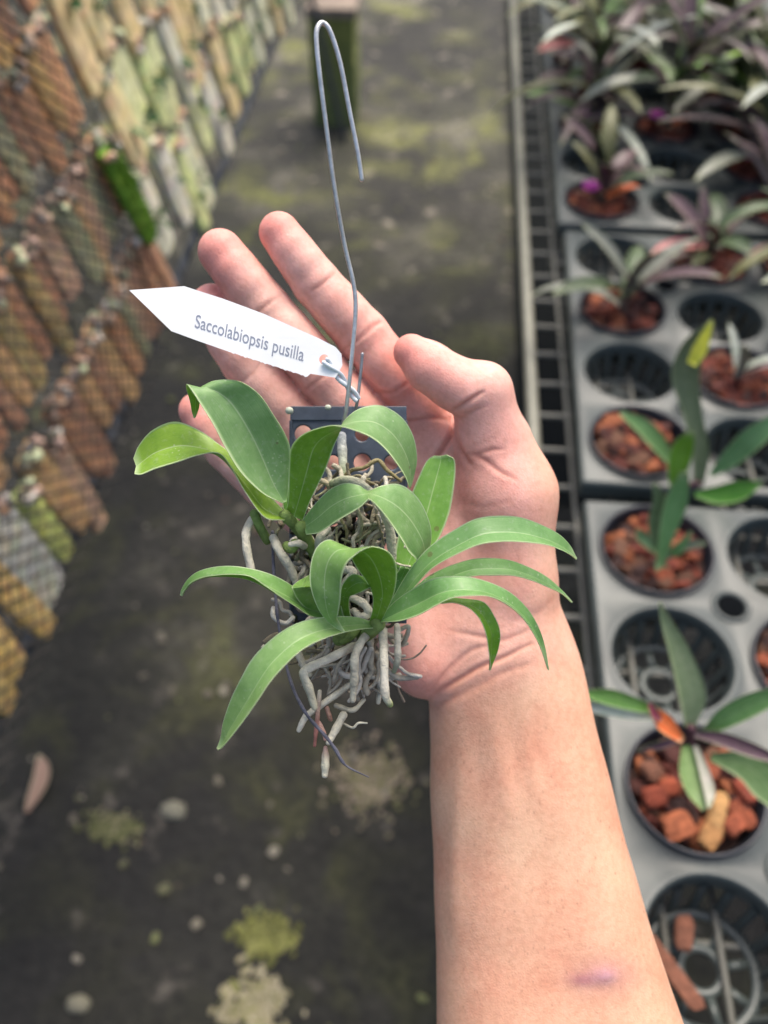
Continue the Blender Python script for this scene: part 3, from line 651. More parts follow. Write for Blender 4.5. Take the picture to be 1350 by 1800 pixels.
# ------------------------------------------------------------------ the hand and forearm: one continuous skin
def v3(px, py, z): return np.array([(px-675)/F*z, -(py-900)/F*z, z])
VX = .0008; lo = np.array([-.082, -.335, .205]); hi = np.array([.165, .115, .365])
dims = np.ceil((hi-lo)/VX).astype(int)
gx = (lo[0]+VX*np.arange(dims[0])).astype(np.float32)[:, None, None]; gy = (lo[1]+VX*np.arange(dims[1])).astype(np.float32)[None, :, None]; gz = (lo[2]+VX*np.arange(dims[2])).astype(np.float32)[None, None, :]
BIG = np.float32(.03)
def cap(D, a, b, pad=.016):
    """tapered capsule, evaluated only near itself; a,b=(px,py,z,rpx)"""
    A, B = v3(*a[:3]), v3(*b[:3]); ra, rb = a[3]*a[2]/F, b[3]*b[2]/F; m = max(ra, rb)+pad
    l_ = np.minimum(A, B)-m; h_ = np.maximum(A, B)+m
    i0 = np.clip(((l_-lo)/VX).astype(int), 0, dims); i1 = np.clip(((h_-lo)/VX).astype(int)+1, 0, dims); s = tuple(slice(p, q) for p, q in zip(i0, i1))
    x, y, z = gx[s[0]]-np.float32(A[0]), gy[:, s[1]]-np.float32(A[1]), gz[:, :, s[2]]-np.float32(A[2]); ba = (B-A).astype(np.float32)
    L2 = float(ba@ba)+1e-12; t = np.clip((x*ba[0]+y*ba[1]+z*ba[2])/L2, 0, 1)
    d = np.sqrt((x-ba[0]*t)**2+(y-ba[1]*t)**2+(z-ba[2]*t)**2)-(ra+(rb-ra)*t)
    return s, d.astype(np.float32)
def smin(a, b, k):
    h = np.clip(k-np.abs(a-b), 0, None)/k
    return np.minimum(a, b)-h*h*h*k/6
def shape(prims, k):
    D = np.full(tuple(dims), BIG, np.float32)
    for a, b in prims:
        s, d = cap(D, a, b); D[s] = smin(D[s], d, np.float32(k))
    return D
def chain(pts): return list(zip(pts[:-1], pts[1:]))
# carpus, palm and forearm
palm = [((740, 722, .320, 46), (868, 1050, .322, 62)), ((690, 795, .322, 48), (840, 1085, .323, 62)), ((640, 870, .322, 46), (812, 1110, .322, 62)),
        ((585, 940, .320, 42), (775, 1120, .320, 62)), ((620, 960, .316, 40), (748, 1168, .312, 58)),      # hypothenar
        ((905, 1040, .314, 68), (893, 870, .311, 78)), ((893, 870, .311, 78), (868, 782, .309, 66)), ((800, 960, .320, 62), (840, 1080, .318, 66)),
        ((895, 1030, .316, 74), (890, 1130, .318, 72)), ((800, 1120, .318, 64), (905, 1120, .319, 66))]
ys_ = np.array([1110, 1180, 1245, 1344, 1426, 1548, 1630, 1800, 2100, 2500]); le = np.array([780, 772, 766, 768, 768, 774, 777, 774, 775, 790]); re_ = np.array([986, 1008, 1024, 1048, 1070, 1102, 1125, 1187, 1290, 1400])
rr_a = np.array([80, 84, 88, 94, 100, 107, 112, 122, 138, 155]); za = np.array([.321, .320, .319, .3175, .316, .3135, .312, .306, .296, .284])
arm = []
for w_, dr_, dz_ in ((0, 0, 0), (.5, 8, .0012), (1, 0, 0)):
    r_ = rr_a+dr_; cx = (le+rr_a+3)*(1-w_)+(re_-rr_a-3)*w_; q_ = catmull(np.stack([cx, ys_.astype(float), za+dz_, r_], 1), 25); arm += [(tuple(a), tuple(b)) for a, b in zip(q_[:-1], q_[1:])]
Dp = shape(palm, .011)
body = smin(Dp, shape(arm, .010), np.float32(.009))
fingers = dict(index=[(491, 409, .302, 36), (556, 498, .305, 42), (638, 590, .311, 46), (738, 716, .318, 46)],
               middle=[(388, 443, .303, 40), (464, 538, .306, 43), (568, 660, .312, 46), (690, 795, .320, 47)],
               ring=[(374, 537, .312, 38), (404, 598, .312, 40), (432, 638, .313, 42), (530, 750, .317, 44), (640, 868, .320, 46)],
               pinky=[(346, 722, .314, 32), (395, 792, .316, 33), (465, 858, .318, 36), (585, 940, .320, 42)])
out = body.copy()
for nm, ch in fingers.items():
    pr = chain(ch)
    for a, b in chain(ch):           # soft pads between the joints, on the palm side
        c1 = tuple(a[i]*.66+b[i]*.34 for i in range(4)); c2 = tuple(a[i]*.36+b[i]*.64 for i in range(4))
        pr.append(((c1[0], c1[1], c1[2]-.0016, c1[3]*.95), (c2[0], c2[1], c2[2]-.0016, c2[3]*.95)))
    out = smin(out, smin(shape(pr, .0022), np.maximum(Dp, Dp*0-.03)+.0, np.float32(.006)) if False else smin(shape(pr, .0022), Dp, np.float32(.0055)), np.float32(.0009))
th = [((866, 790, .308, 62), (847, 690, .300, 54)), ((847, 690, .300, 53), (796, 672, .297, 45)), ((796, 672, .297, 45), (752, 642, .295, 42)), ((752, 642, .295, 42), (723, 619, .2945, 32)), ((812, 684, .2955, 45), (756, 650, .2935, 40))]
Dt = shape(th, .003); thenar = shape([((893, 870, .311, 78), (868, 782, .309, 66))], .001)
out = smin(out, smin(Dt, thenar, np.float32(.006)), np.float32(.0011))
import openvdb
grid = openvdb.FloatGrid(background=float(BIG)); grid.copyFromArray(out); del Dp, body, Dt, thenar
pv, pq = grid.convertToQuads(0.0) if hasattr(grid, 'convertToQuads') else grid.convertToPolygons(0.0)[:2]
V = np.array(pv, float)*VX+lo; Q = np.array(pq)
me = bpy.data.meshes.new('tmp'); me.from_pydata((CAM+V[:, :1]*RT+V[:, 1:2]*UP+V[:, 2:]*FW).tolist(), [], Q[:, ::-1].tolist()); me.update()
o = bpy.data.objects.new('tmp', me); sc.collection.objects.link(o)
sm = o.modifiers.new('s', 'SMOOTH'); sm.factor = .5; sm.iterations = 3
ss = o.modifiers.new('d', 'SUBSURF'); ss.levels = ss.render_levels = 1
dg = bpy.context.evaluated_depsgraph_get(); me2 = bpy.data.meshes.new_from_object(o.evaluated_get(dg)); bpy.data.objects.remove(o)
N = len(me2.vertices); co = np.empty(N*3); me2.vertices.foreach_get('co', co); co = co.reshape(-1, 3)
no = np.empty(N*3); me2.vertices.foreach_get('normal', no); no = no.reshape(-1, 3)
print('skin verts', N)
d_ = co-CAM; zc = d_@FW; px = 675+F*(d_@RT)/zc; py = 900-F*(d_@UP)/zc
vd = d_/np.linalg.norm(d_, axis=1)[:, None]; facing = np.clip(-(no*vd).sum(1)*1.6, 0, 1)
flipn = facing.mean() < .1
def pdist(pts):
    p = catmull(pts, 24); best = np.full(N, 1e9); tt = np.zeros(N)
    bb = (px > p[:, 0].min()-25) & (px < p[:, 0].max()+25) & (py > p[:, 1].min()-25) & (py < p[:, 1].max()+25); ix = np.where(bb)[0]
    X = np.stack([px[ix], py[ix]], 1); bd = np.full(len(ix), 1e9); bt = np.zeros(len(ix))
    for k in range(23):
        a, b_ = p[k], p[k+1]; ab = b_-a; t = np.clip(((X-a)@ab)/(ab@ab+1e-9), 0, 1); dd = np.hypot(*(X-a-t[:, None]*ab).T)
        m_ = dd < bd; bd[m_] = dd[m_]; bt[m_] = (k+t[m_])/23
    return ix, bd, bt
# flexion creases: (points, width px, depth mm, facing only)
CR = [([(749, 1230), (798, 1200), (843, 1173), (881, 1158), (935, 1132)], 4.5, 1.3), ([(757, 1214), (798, 1168), (830, 1143), (858, 1134)], 5, .7), ([(790, 1108), (843, 1119), (884, 1125), (932, 1106)], 5, .6),
      ([(822, 1222), (875, 1187), (934, 1166)], 6, .55), ([(760, 1245), (800, 1226), (850, 1196)], 6, .5),
      ([(794, 735), (796, 758), (770, 800), (735, 850), (715, 905), (712, 970)], 4.5, 2.8), ([(796, 756), (808, 790), (826, 816)], 4.5, 1.5), ([(826, 798), (850, 808), (880, 830), (905, 842)], 5, .7), ([(838, 800), (862, 792), (884, 790)], 4, .5),
      ([(690, 720), (715, 740), (760, 735), (795, 740)], 4, .6), ([(640, 775), (680, 815), (735, 830)], 5, .7), ([(548, 512), (566, 500), (590, 480)], 4, .6), ([(596, 622), (640, 590), (676, 560)], 4, .6), ([(620, 604), (655, 572), (690, 566)], 4, .35),
      ([(440, 560), (462, 542), (492, 520)], 4, .5), ([(536, 688), (566, 664), (600, 640)], 4, .5), ([(655, 690), (690, 690), (725, 668)], 4.5, .6), ([(400, 690), (440, 660), (470, 625)], 4, .4), ([(794, 724), (820, 708), (848, 690)], 4, 1.6), ([(806, 736), (830, 724), (856, 714)], 4, .4),
      ([(810, 880), (850, 892), (900, 880)], 6, .25), ([(760, 870), (790, 930), (800, 990)], 7, .3), ([(880, 900), (905, 960), (905, 1020)], 8, .25), ([(1000, 1010), (955, 1070), (900, 1095)], 7, .3)]
disp = np.zeros(N); crs = np.zeros(N)
for pts, wd, dp in CR:
    ix, bd, bt = pdist(pts); g_ = np.exp(-(bd/wd)**2)*np.sin(np.pi*np.clip(bt*.86+.07, 0, 1))**.5; g2 = np.exp(-((bd-wd*2.2)/(wd*1.3))**2)*.22
    disp[ix] += (-g_+g2*np.sin(np.pi*bt))*dp*.00055*facing[ix]; crs[ix] = np.maximum(crs[ix], g_*min(1, dp)*facing[ix])
# tendons and a vein of the inner wrist, the insect bite on the forearm
for pts, wd, hgt in (([(815, 1270), (806, 1400), (800, 1560), (800, 1700)], 16, .9), ([(868, 1240), (880, 1340), (900, 1460)], 18, .7), ([(838, 1260), (842, 1360), (850, 1460)], 14, -.3), ([(920, 1200), (930, 1330), (960, 1450)], 14, .4)):
    ix, bd, bt = pdist(pts); disp[ix] += np.exp(-(bd/wd)**2)*np.sin(np.pi*bt)*hgt*.001*facing[ix]
bx, by = px-1062, py-1714; br = np.exp(-((bx/20)**2+(by/14)**2)); br2 = np.exp(-(((px-1022)/26)**2+((py-1722)/13)**2))
br *= facing > .2; br2 *= facing > .2
disp += br*.0007+br2*.0003
co = co+no*disp[:, None]*(1 if not flipn else -1); me2.vertices.foreach_set('co', co.ravel())
# skin colour of the person: pink fingertips and palm, tan forearm
def G(x, y, sx, sy=None): return np.exp(-(((px-x)/sx)**2+((py-y)/(sy or sx))**2))
tan = lin((220, 176, 148)); palmc = lin((230, 182, 170)); pink = lin((230, 152, 142)); pale = lin((234, 192, 184))
wrist = 1/(1+np.exp((py-1190-(px-860)*-.35)/26)); col = tan[None]*(1-wrist[:, None])+palmc[None]*wrist[:, None]
side_t = 1/(1+np.exp(-(px-935)/14))*wrist; col = col*(1-.7*side_t[:, None])+tan[None]*.7*side_t[:, None]
tips = np.clip(G(480, 400, 60)+G(378, 440, 62)+G(355, 530, 55)+G(335, 715, 60)+G(715, 610, 52)+.5*G(780, 670, 50)+.5*G(740, 1190, 60)+.35*G(640, 660, 70)+.35*G(560, 640, 60)+.3*G(560, 500, 60)+.3*G(420, 620, 60)+.35*G(690, 730, 50), 0, 1)
col = col*(1-.75*tips[:, None])+pink*.75*tips[:, None]
pl = np.clip(.6*G(860, 900, 70, 80)+.4*G(750, 780, 50), 0, 1); col = col*(1-pl[:, None])+pale*pl[:, None]
k_ = np.clip(crs*.42, 0, 1)[:, None]; col = col*(1-k_)+lin((176, 100, 82))*k_
halo = np.clip(np.exp(-((bx/56)**2+(by/34)**2))*.6+br2*.7, 0, 1)[:, None]; col = col*(1-halo)+lin((176, 124, 124))*halo
k_ = np.clip(br*.75, 0, 1)[:, None]; col = col*(1-k_)+lin((190, 148, 160))*k_
hair_ = np.random.RandomState(4); fr = np.zeros(N)
for _ in range(220):
    x, y = hair_.uniform(790, 1150), hair_.uniform(1270, 1790); q_ = np.where((abs(px-x) < 5) & (abs(py-y) < 8))[0]; fr[q_] += np.exp(-(((px[q_]-x)/1.2)**2+((py[q_]-y)/2.2)**2))*hair_.uniform(.3, 1)
k_ = np.clip(fr*.5, 0, .45)[:, None]*(facing > .3)[:, None]; col = col*(1-k_)+lin((130, 80, 60))*k_
# thumb nail seen edge on along the back of the thumb
nailm = G(772, 606, 34, 20)*(facing < .75)*(py < 640); k_ = np.clip(nailm*1.2, 0, .8)[:, None]; col = col*(1-k_)+lin((240, 200, 190))*k_
at = me2.attributes.new('Col', 'FLOAT_COLOR', 'POINT'); at.data.foreach_set('color', np.hstack([col, np.ones((N, 1))]).ravel())
at = me2.attributes.new('side', 'FLOAT', 'POINT'); at.data.foreach_set('value', np.clip(br*1.2+nailm*.7, 0, 1))
me2.materials.clear(); me2.materials.append(M_skin); me2.polygons.foreach_set('use_smooth', [True]*len(me2.polygons)); me2.update()
person = bpy.data.objects.new('person', me2); sc.collection.objects.link(person); me2.name = 'person'
tag(person, 'bare right forearm and open palm holding up the small mounted orchid', 'person')
# ------------------------------------------------------------------ the mounted orchid
orc = tag(empty('mounted_orchid', P(615, 900, .292)), 'small green orchid with dangling white roots on a dark plastic plate, held in the palm', 'orchid')
# the plate: slate grey plastic with rows of round holes
def plate_pt(px, py, off=0.0): return P(px, py, .2885-.000012*(py-900)+off)
mb = MB(); pc = lin((66, 76, 90)); xs = [512, 563, 613, 663, 713]; ys = [738, 788, 838, 888, 938, 988, 1038, 1086]
def plate_cell(x0, x1, y0, y1, cx, cy, r):
    seg = 32; an = np.linspace(0, 2*math.pi, seg, endpoint=False)+math.pi/4; cs, sn = np.cos(an), np.sin(an)
    o2 = []
    for c_, s_ in zip(cs, sn):
        kx = ((x1-cx) if c_ > 0 else (cx-x0))/max(abs(c_), 1e-6); ky = ((y1-cy) if s_ > 0 else (cy-y0))/max(abs(s_), 1e-6); k = min(kx, ky); o2.append((cx+c_*k, cy+s_*k))
    o2 = np.array(o2)
    for X in (x0, x1):
        for Y in (y0, y1): o2[np.argmin((o2[:, 0]-X)**2+(o2[:, 1]-Y)**2)] = (X, Y)
    i2 = np.stack([cx+cs*r, cy+sn*r], 1); i3 = np.stack([cx+cs*(r+2), cy+sn*(r+2)], 1)
    rings = [[plate_pt(a, b_, 0) for a, b_ in o2], [plate_pt(a, b_, 0) for a, b_ in i3], [plate_pt(a, b_, .0004) for a, b_ in i2], [plate_pt(a, b_, .0022) for a, b_ in i2], [plate_pt(a, b_, .0022) for a, b_ in o2]]
    Vv = np.array(sum(rings, [])); mb.add(Vv, [(a*seg+j, (a+1)*seg+j, (a+1)*seg+(j+1) % seg, a*seg+(j+1) % seg) for a in range(4) for j in range(seg)], pc)
for j in range(len(ys)-1):
    for i in range(4):
        plate_cell(xs[i], xs[i+1], ys[j], ys[j+1], (xs[i]+xs[i+1])/2-2+(i-1.5)*1.5, (ys[j]+ys[j+1])/2, 12.5 if (i+j) % 3 else 15)
def plate_bar(x0, y0, x1, y1):
    Vv = []
    for o_ in (-.0006, .0028):
        for a, b_ in ((x0, y0), (x1, y0), (x1, y1), (x0, y1)): Vv.append(plate_pt(a, b_, o_))
    mb.add(Vv, [(3, 2, 1, 0), (4, 5, 6, 7), (0, 1, 5, 4), (1, 2, 6, 5), (2, 3, 7, 6), (3, 0, 4, 7)], pc)
plate_bar(510, 714, 715, 739); plate_bar(508.5, 739, 514, 1086); plate_bar(711, 739, 716.5, 1086); plate_bar(510, 1085, 715, 1096)
pl_o = mb.build('mounting_plate', M_plate, orc, smooth=False); bv = pl_o.modifiers.new('b', 'BEVEL'); bv.width = .0003; bv.segments = 2; bv.limit_method = 'ANGLE'
# the hanger hook
hk = [(604, 742, .281), (609, 717, .278), (619, 622, .272), (625, 545, .268), (621, 497, .265), (605, 427, .260), (588, 331, .252), (573, 219, .244), (561, 124, .238), (556, 66, .236), (560, 45, .236), (569, 41, .237), (581, 57, .238), (598, 111, .241), (615, 198, .246), (629, 269, .250), (636, 316, .253)]
mb = MB(); tube(mb, [P(*q) for q in hk], .0007, 260, 12, lin((222, 222, 220))); mb.build('wire_hook', M_wire, orc)
mb = MB(); tube(mb, [P(637, 622, .276), P(634, 655, .278), P(628, 706, .281), P(622, 735, .285)], .00055, 30, 10, lin((176, 178, 182))); mb.build('wire_end', M_wire, orc)
for (x, y) in ((507, 722), (575, 716)):
    mb = MB(); lump_c = P(x, y, .2875); tube(mb, [lump_c, lump_c+RT*.0006], .0009 if x > 550 else .0013, 4, 10, lin((196, 204, 184))); mb.build('fastener', M_tag, orc)
# leaves: (edge a x,y, edge b x,y, za, zb) from base to tip; bow of the midrib
LEAVES = [
 ('A', [(497, 886, 505, 880, .266, .268), (462, 868, 509, 838, .262, .266), (425, 832, 511, 793, .258, .263), (398, 789, 501, 762, .255, .260), (376, 747, 480, 727, .252, .257), (356, 716, 455, 692, .250, .255), (340, 692, 420, 670, .249, .253), (328, 677, 380, 668, .251, .254), (328, 686, 362, 676, .2565, .258), (334, 706, 352, 700, .262, .262), (338, 725, 349, 720, .265, .265), (341, 734, 343, 733, .266, .266)], .0022, True, (1, 1, 1)),
 ('B', [(500, 915, 502, 900, .266, .27), (466, 909, 472, 868, .263, .27), (434, 866, 445, 836, .261, .268), (408, 822, 412, 802, .260, .268), (385, 797, 387, 783, .259, .268), (350, 801, 352, 757, .260, .268), (313, 813, 308, 741, .261, .267), (273, 824, 268, 756, .262, .266), (248, 833, 244, 783, .263, .266), (236, 832, 235, 806, .2635, .266)], -.0025, False, (1.15, 1.1, .8)),
 ('C', [(503, 899, 533, 914, .270, .270), (507, 872, 546, 878, .266, .266), (508, 823, 571, 826, .259, .260), (512, 786, 586, 786, .252, .256), (535, 761, 594, 768, .246, .256), (576, 747, 600, 755, .242, .256), (600, 748, 607, 740, .242, .256), (626, 757, 632, 720, .243, .256), (653, 770, 669, 713, .246, .257), (676, 790, 706, 733, .250, .259), (697, 817, 727, 766, .255, .262), (711, 838, 734, 806, .260, .265), (718, 853, 728, 838, .264, .267), (720, 858, 722, 856, .267, .267)], .0016, False, (1, 1, 1)),
 ('D', [(531, 915, 540, 940, .268, .264), (553, 888, 562, 936, .262, .258), (578, 863, 590, 917, .256, .251), (605, 850, 613, 903, .250, .246), (628, 853, 632, 891, .248, .243), (642, 861, 645, 879, .249, .242), (651, 861, 651, 879, .250, .242), (671, 853, 669, 898, .251, .243), (698, 850, 690, 927, .253, .246), (722, 862, 707, 953, .256, .249), (742, 888, 718, 970, .259, .253), (756, 928, 729, 980, .262, .257), (754, 966, 736, 987, .264, .261), (745, 988, 741, 989, .265, .265)], -.0016, True, (1.05, 1.05, 1.0)),
 ('E', [(688, 1064, 706, 1054, .272, .272), (692, 1004, 740, 988, .274, .274), (699, 950, 770, 950, .275, .275), (712, 900, 789, 905, .276, .276), (727, 858, 797, 860, .277, .277), (742, 825, 800, 826, .278, .278), (752, 809, 798, 807, .2785, .2785), (764, 801, 786, 799, .279, .279)], .0015, True, (.92, 1.08, .55)),
 ('F', [(670, 1088, 680, 1094, .264, .262), (692, 1048, 712, 1054, .262, .258), (722, 998, 735, 1026, .260, .255), (758, 958, 762, 999, .258, .252), (814, 922, 804, 975, .256, .250), (844, 910, 845, 957, .256, .249), (879, 907, 886, 951, .257, .250), (915, 910, 927, 952, .259, .252), (952, 923, 963, 957, .262, .255), (983, 939, 988, 967, .265, .259), (1004, 960, 1003, 976, .268, .264), (1014, 981, 1012, 983, .270, .270)], .0018, True, (.86, .97, .9)),
 ('G', [(700, 1062, 708, 1072, .272, .270), (743, 1020, 752, 1046, .271, .268), (779, 999, 792, 1028, .270, .266), (820, 985, 830, 1014, .269, .265), (850, 981, 867, 1011, .269, .265), (891, 984, 903, 1011, .271, .267), (927, 996, 936, 1020, .273, .270), (962, 1014, 964, 1033, .276, .273), (989, 1038, 988, 1045, .279, .278), (1006, 1058, 1005, 1059, .281, .281)], .0014, True, (.88, .98, .9)),
 ('H', [(666, 1088, 670, 1094, .262, .260), (696, 1056, 702, 1091, .257, .252), (731, 1032, 735, 1080, .252, .246), (761, 1017, 768, 1062, .248, .241), (793, 1013, 796, 1050, .246, .239), (826, 1014, 828, 1048, .246, .239), (861, 1023, 861, 1050, .248, .241), (897, 1041, 892, 1064, .251, .244), (926, 1069, 919, 1086, .255, .249), (945, 1101, 938, 1112, .258, .254), (956, 1133, 953, 1141, .262, .259), (965, 1176, 964, 1178, .265, .265)], .0018, True, (.86, 1.0, .86)),
 ('J', [(770, 1050, 775, 1060, .274, .272), (808, 1051, 800, 1060, .273, .270), (850, 1058, 826, 1072, .272, .268), (870, 1085, 845, 1092, .272, .268), (879, 1112, 856, 1117, .273, .269), (876, 1140, 860, 1143, .275, .271), (869, 1162, 861, 1163, .276, .273), (863, 1178, 861, 1178, .277, .276)], -.001, False, (.85, 1.05, .6)),
 ('K', [(656, 1094, 661, 1103, .264, .262), (630, 1085, 636, 1106, .260, .256), (596, 1083, 600, 1114, .255, .250), (552, 1087, 562, 1127, .250, .245), (518, 1097, 530, 1144, .247, .241), (489, 1114, 502, 1168, .245, .239), (463, 1136, 474, 1198, .244, .238), (442, 1160, 452, 1230, .244, .238), (425, 1190, 431, 1261, .245, .240), (406, 1228, 411, 1289, .248, .243), (392, 1268, 396, 1309, .251, .247), (387, 1296, 389, 1317, .253, .250), (381, 1315, 383, 1318, .254, .253)], .0016, False, (1.12, 1.1, .98)),
 ('M', [(574, 1072, 578, 1086, .270, .268), (540, 1049, 547, 1083, .266, .262), (511, 1027, 520, 1067, .262, .257), (484, 1012, 493, 1050, .260, .253), (457, 1003, 465, 1030, .259, .251), (429, 998, 440, 1013, .259, .250), (402, 996, 411, 1008, .260, .251), (375, 998, 381, 1009, .262, .254), (348, 1005, 355, 1014, .264, .258), (330, 1018, 335, 1025, .266, .262), (319, 1035, 325, 1039, .268, .266), (317, 1046, 321, 1047, .269, .269)], .0015, False, (.95, 1.05, .8)),
 ('N', [(669, 1095, 648, 1096, .262, .264), (680, 1073, 655, 1072, .257, .260), (692, 1047, 655, 1045, .251, .257), (698, 1015, 642, 1020, .246, .254), (696, 988, 627, 1000, .242, .252), (682, 968, 618, 984, .239, .251), (656, 960, 614, 973, .237, .250), (637, 967, 609, 964, .236, .249), (622, 979, 597, 955, .236, .248), (610, 992, 575, 948, .237, .247), (603, 1010, 555, 963, .238, .247), (600, 1032, 545, 995, .240, .247), (598, 1056, 546, 1032, .242, .247), (594, 1078, 558, 1066, .245, .248), (592, 1088, 573, 1088, .247, .249), (597, 1096, 588, 1101, .249, .250), (606, 1110, 604, 1111, .251, .251)], .0014, True, (1.12, 1.12, .88)),
 ('O', [(594, 1088, 618, 1086, .268, .268), (594, 1066, 614, 1066, .264, .264), (597, 1046, 614, 1050, .258, .258), (603, 1026, 622, 1046, .254, .255), (620, 1010, 638, 1040, .253, .253), (642, 1015, 649, 1034, .255, .254), (660, 1029, 660, 1030, .258, .258)], .001, False, (.8, .92, .75)),
 ('P', [(566, 1088, 606, 1088, .270, .268), (542, 1074, 600, 1064, .266, .264), (523, 1054, 585, 1040, .261, .260), (514, 1036, 562, 1036, .257, .257), (514, 1030, 548, 1022, .257, .260), (526, 1020, 546, 1012, .261, .264), (540, 1013, 545, 1009, .265, .266)], .001, True, (1.05, 1.1, .7)),
 ('Q', [(500, 900, 514, 900, .272, .272), (496, 870, 510, 868, .272, .272), (501, 850, 508, 846, .272, .272), (505, 840, 506, 839, .272, .272)], .0006, True, (.8, 1.0, .5)),
 ('S', [(690, 1046, 700, 1046, .272, .272), (692, 1020, 720, 1016, .270, .270), (700, 1002, 722, 1004, .268, .268), (704, 995, 712, 998, .268, .268)], .0008, True, (.8, 1.0, .6)),
]
rg = random.Random(31)
for nm, st, bow, fl, tint in LEAVES:
    L = np.array([P(a, b_, za) for a, b_, c_, d__, za, zb in st]); R = np.array([P(c_, d__, zb) for a, b_, c_, d__, za, zb in st])
    M = (L+R)/2; t = np.linspace(0, 1, len(st)); du = np.gradient(M, axis=0); nn = np.cross(du, R-L); nn /= np.linalg.norm(nn, axis=1)[:, None]+1e-12
    wdt = np.linalg.norm(R-L, axis=1); sgn = np.sign(((nn@FW)*wdt).sum()); M = M+nn*(sgn*np.minimum(abs(bow)*(.5 if nm == 'C' else 0 if nm in 'DN' else 1.7), wdt*(.08 if nm in 'CDN' else .2)))[:, None]
    mb = MB(); ribbon(mb, L, M, R, 72, 17, .0006, tint, flip=fl, ripple=.00028, rng=rg, crease=.75)
    mb.build('leaf', M_leaf, orc)
# stems
gs = lin((136, 160, 84))
for pts, r in (([(500, 905, .268), (520, 925, .272), (545, 960, .276)], .0022), ([(530, 925, .266), (540, 950, .272), (560, 985, .277)], .0024), ([(665, 1096, .262), (652, 1108, .266), (640, 1118, .272)], .0028),
               ([(595, 1090, .268), (600, 1112, .268), (596, 1124, .270)], .0026), ([(602, 1126, .268), (618, 1116, .268), (628, 1106, .269)], .0018), ([(504, 960, .270), (512, 964, .269), (520, 955, .269)], .002), ([(447, 902, .268), (456, 925, .27), (470, 950, .274)], .0018)):
    mb = MB(); tube(mb, [P(*q) for q in pts], r*.85, 16, 12, gs); mb.build('stem', M_root, orc)
